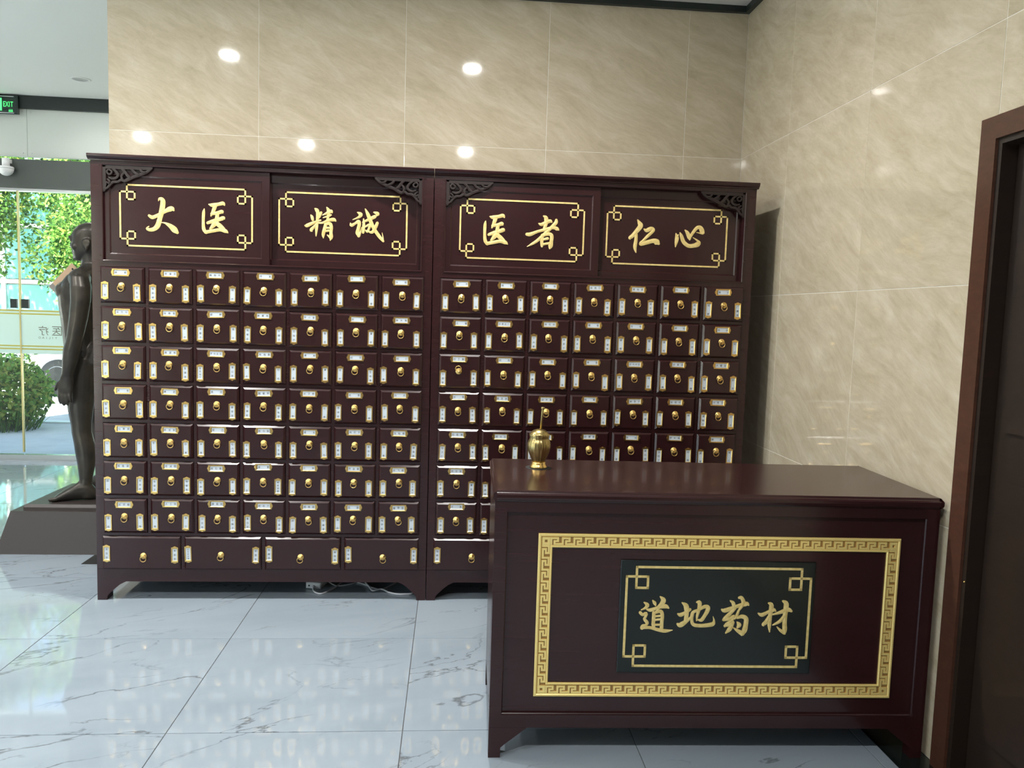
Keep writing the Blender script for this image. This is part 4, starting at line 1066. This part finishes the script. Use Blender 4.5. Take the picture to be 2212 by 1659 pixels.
    md = o.modifiers.new('remesh', 'REMESH'); md.mode = 'VOXEL'; md.voxel_size = .0062; md.use_smooth_shade = True
    sm = o.modifiers.new('smooth', 'SMOOTH'); sm.factor = .5; sm.iterations = 3
    dg = bpy.context.evaluated_depsgraph_get(); dg.update()
    res = bpy.data.meshes.new_from_object(o.evaluated_get(dg))
    bpy.data.objects.remove(o, do_unlink=True)
    res.materials.clear(); res.materials.append(M_BRONZE)
    res.polygons.foreach_set('use_smooth', [True] * len(res.polygons))
    return res
new_obj('body', body_mesh(), st)
_b = MB(); _b.lathe([(.0, 0), (.155, 0), (.160, .004), (.160, .010), (.152, .014), (.0, .014)], 40)

# tan board held by the far hand
e1 = Vector((.678, 0, .735)); e2 = Vector((.705, 0, -.709))
A0 = Vector((-.457, .655, 1.549))
_b = MB(); vs = []
for y in (-.004, .004):
    for a, c in ((0, 0), (.208, 0), (.208, .125), (0, .125)):
        q = A0 + e1 * a + e2 * c + Vector((0, y, 0)); vs.append(q - A0)
_b.add(vs, [(0, 1, 2, 3), (7, 6, 5, 4), (0, 4, 5, 1), (1, 5, 6, 2), (2, 6, 7, 3), (3, 7, 4, 0)])
bd = empty('cardboard_sign', tuple(A0), label='tan cardboard slip tilted before the chest of the bronze statue', cat='sign')
_b.build('board', M_CARD, bd)
_b = MB(); _b.lathe([(.006, 0), (.006, .0006), (.0, .0006)], 12, axis='y'); _b.build('eyelet', M_TRIM, bd, tuple(e1 * .185 + e2 * .03 + Vector((0, -.0041, 0))))
_b = MB(); q0 = e1 * .002 + e2 * .001; _b.add([(q0 + e1 * a + e2 * c + Vector((0, -.0044, 0))) for a, c in ((0, 0), (.030, 0), (.030, .03), (0, .05))], [(0, 1, 2, 3)]); _b.build('grey_corner', mat('grey_print', (.25, .22, .20), .7), bd)

# =================================================================== OUTSIDE
GZ = -.10
gr = empty('ground', (0, 0, 0), kind='structure')
part(gr, 'pavement', M_PAVE, (-30, 20, GY + .03, 5.75, GZ - .3, GZ)); part(gr, 'kerb', M_BUILD, (-30, 20, 5.75, 5.90, GZ - .3, GZ + .02)); part(gr, 'road', M_ASPH, (-30, 20, 5.90, 11.2, GZ - .3, GZ - .06))
part(gr, 'far_verge', M_PAVE, (-30, 20, 11.2, 40, GZ - .3, GZ)); part(gr, 'side_yard', M_PAVE, (-40, -4.66, -40, GY + .03, GZ - .3, GZ)); part(gr, 'front_yard', M_PAVE, (-4.66, 30, -40, -6.82, GZ - .3, GZ))
part(gr, 'entrance_step', M_PAVE, (-4.6, WALL_L, GY + .03, GY + .5, GZ, -.02))

def leaves(b, n, pick, size, rnd, mats=4):
    for _ in range(n):
        c, tint = pick()
        s = size * rnd.uniform(.6, 1.25)
        d = Vector((rnd.gauss(0, 1), rnd.gauss(0, 1), rnd.gauss(-.5, .8))).normalized()
        w = d.orthogonal().normalized(); w.rotate(Matrix.Rotation(rnd.uniform(0, 6.28), 3, d)); w *= s * .30
        c = Vector(c)
        b.cm = tint
        b.add([c, c + d * s * .45 + w, c + d * s, c + d * s * .45 - w], [(0, 1, 2, 3)])
def tree(name, base, h, crown, label, seed, n=2600, size=.14, low=1.5, cat='tree'):
    rnd = random.Random(seed)
    t = empty(name, base, label=label, cat=cat, group='street trees outside the glass front')
    b = MB()
    b.tube(smooth([(0, 0, 0), (.05, .02, h * .25), (-.03, .05, h * .5), (.04, 0, h * .85)], 4), [.10, .10, .10, .10, .09, .09, .085, .08, .07, .06, .05, .04, .03], 8)
    blobs = []
    for k in range(26):
        z = rnd.uniform(low, h); f = math.sin(math.pi * min(max((z - low) / (h - low), .12), .92))
        a = rnd.uniform(0, 6.28); r_ = crown * rnd.uniform(.25, .95) * f
        p = Vector((math.cos(a) * r_, math.sin(a) * r_, z)); blobs.append((p, crown * rnd.uniform(.25, .45)))
        z0 = max(min(z - .5, h * .8), h * .2)
        b.tube([(0, .03, z0), tuple(Vector((0, 0, z0)).lerp(p, .55) + Vector((0, 0, .1))), tuple(p)], [.035, .022, .008], 5)
    b.build('trunk', M_BARK, t)
    lv = MB()
    def pick():
        p, r_ = rnd.choice(blobs)
        d = Vector((rnd.gauss(0, 1), rnd.gauss(0, 1), rnd.gauss(0, .8))).normalized() * r_ * rnd.uniform(.35, 1.0) ** .5
        tint = rnd.choices((0, 1, 2, 3), (5, 3, 1, 3))[0]
        return p + d, tint
    leaves(lv, n, pick, size, rnd)
    fo = lv.build('foliage', M_LEAF, t); fo['kind'] = 'stuff'
    return t
tree('street_tree', (-3.35, 8.3, GZ), 5.2, 1.65, 'leafy tree in the street with branches hanging behind the statue head', 3, 32000, .075, 1.35)
tree('street_tree', (-5.35, 7.9, GZ), 5.8, 1.4, 'leafy tree in the street at the left edge behind the gold strip', 5, 20000, .075, 2.2)
tree('street_tree', (-5.6, 14.2, GZ), 8.0, 2.2, 'tall tree across the street, close behind the parked car', 7, 13000, .15, 2.6)
tree('street_tree', (-9.7, 14.2, GZ), 8.0, 1.9, 'tall tree across the street, at the left end of the teal windows', 8, 9000, .15, 2.4)

# bush on the pavement
rnd = random.Random(21)
bu = empty('bush', (-3.25, 5.25, GZ), label='bright green bush on the pavement at the foot of the gold strip', cat='bush')
_b = MB()
for k in range(9):
    a = rnd.uniform(0, 6.28); _b.tube([(0, 0, 0), (.15 * math.cos(a), .15 * math.sin(a), .3), (.35 * math.cos(a), .35 * math.sin(a), .62)], [.014, .010, .004], 5)
_b.build('stems', M_BARK, bu)
_b = MB()
def pk():
    d = Vector((rnd.gauss(0, 1), rnd.gauss(0, 1), rnd.gauss(0, 1))).normalized() * rnd.uniform(.4, 1) ** .5
    return Vector((d.x * .52, d.y * .45, .46 + d.z * .42)), rnd.choices((0, 1, 2, 3), (2, 6, 3, 1))[0]
leaves(_b, 4200, pk, .075, rnd); fo = _b.build('foliage', M_LEAF, bu); fo['kind'] = 'stuff'
_b = MB()
for _ in range(420):
    a = rnd.uniform(0, 6.28); r0 = rnd.uniform(0, .35); x, y = math.cos(a) * r0, math.sin(a) * r0; h = rnd.uniform(.18, .42); l = rnd.uniform(.1, .25)
    _b.cm = 3 if rnd.random() < .6 else 0
    _b.add([(x - .006, y, 0), (x + .006, y, 0), (x + math.cos(a) * l, y + math.sin(a) * l, h)], [(0, 1, 2)])
fo = _b.build('grass_tuft', M_LEAF, bu); fo['kind'] = 'stuff'

# hedge across the street
hd = empty('hedge', (-6.4, 12.0, GZ), label='clipped dark hedge along the far side of the street', cat='hedge')
_b = MB()
for k in range(18): _b.tube([(-4 + k * .47, 0, 0), (-4 + k * .47 + rnd.gauss(0, .1), .1, .5), (-4 + k * .47 + rnd.gauss(0, .2), 0, .95)], [.02, .015, .006], 5)
_b.build('stems', M_BARK, hd)
_b = MB()
def pk2(): return Vector((rnd.uniform(-4.2, 4.2), rnd.uniform(-.4, .4), rnd.uniform(.05, 1.05))), rnd.choices((0, 1, 2, 3), (2, 1, 0, 6))[0]
leaves(_b, 9000, pk2, .09, rnd); fo = _b.build('foliage', M_LEAF, hd); fo['kind'] = 'stuff'

# parked white car, nose to the left
car = empty('car', (-5.22, 9.35, GZ - .06), label='white car parked in the street, nose seen behind the statue hand', cat='car')
side = [(0.02, .30), (.0, .42), (.03, .56), (.12, .66), (.55, .78), (1.05, .86), (1.75, 1.36), (2.2, 1.46), (3.0, 1.44), (3.75, 1.02), (4.25, .96), (4.36, .80), (4.38, .45), (4.30, .30)]
_b = MB(); W2 = .88; secs = []
n = len(side)
vs = []; 
for k, (yy, inset) in enumerate(((-W2, .06), (-W2 + .10, .0), (W2 - .10, .0), (W2, .06))):
    for x, z in side: vs.append((x + (inset if x < 2.2 else -inset), yy + .88 + (.16 * max(0, z - .86) * (1 if yy < 0 else -1)), z - inset * .3 * (1 if z > .4 else 0)))
fs = [tuple(range(n - 1, -1, -1)), tuple(range(3 * n, 4 * n))]
for k in range(3):
    for i in range(n): fs.append((k * n + i, k * n + (i + 1) % n, (k + 1) * n + (i + 1) % n, (k + 1) * n + i))
_b.add(vs, fs); _b.build('body_shell', M_CARW, car)
_b = MB()
_b.add([(1.18, .075, .93), (1.80, .115, 1.31), (2.55, .115, 1.37), (2.55, .075, .95)], [(0, 1, 2, 3)]); _b.add([(2.62, .075, .95), (2.62, .115, 1.37), (3.05, .115, 1.36), (3.55, .075, 1.02)], [(0, 1, 2, 3)])
_b.build('side_window', M_CARGLASS, car)
for xw in (.62, 3.45):
    for yw, sgn in ((.02, -1), (1.74, 1)):
        w = empty('wheel', (0, 0, 0)); w.parent = car; w.location = (xw, yw, .31)
        _b = MB(); _b.lathe([(.19, -.08), (.29, -.09), (.31, -.06), (.31, .06), (.29, .09), (.19, .08)], 28, axis='y'); _b.build('tyre', M_RUBBER, w)
        _b = MB(); _b.lathe([(.20, -.06), (.195, .085), (.17, .06), (.05, .075), (.0, .08)], 24, axis='y'); _b.build('rim', M_STEEL, w)
_b = MB(); _b.box(.03, .2, -.004, .03, .50, .60); _b.box(.03, .2, 1.73, 1.765, .50, .60); _b.build('headlight', M_STEEL, car)
_b = MB(); _b.box(-.012, .02, .35, 1.41, .32, .44); _b.build('grille', M_RUBBER, car)

# building across the street
bo = empty('office_building', (-8.2, 17.0, GZ), label='low building with teal glass windows across the street', cat='building')
part(bo, 'wall', M_BUILD, (-9, 9, .12, 5, 0, 5.4)); part(bo, 'roof_edge', M_BUILD, (-9.1, 9.1, -.15, 5, 5.4, 5.7))
for k in range(12):
    for z0, z1 in ((.45, 1.95), (2.1, 3.4), (3.55, 5.1)):
        f_ = part(bo, 'window', M_TEAL, (-8.9 + k * 1.5, -7.48 + k * 1.5, .05, .12, z0, z1))
for k in range(13): part(bo, 'pillar', M_BUILD, (-9.0 + k * 1.5, -8.9 + k * 1.5 + .0, .0, .12, 0, 5.4))
for z in (1.98, 3.44): part(bo, 'floor_band', M_BUILD, (-9, 9, .01, .12, z, z + .1))

bpy.data.objects.remove(_to, do_unlink=True)
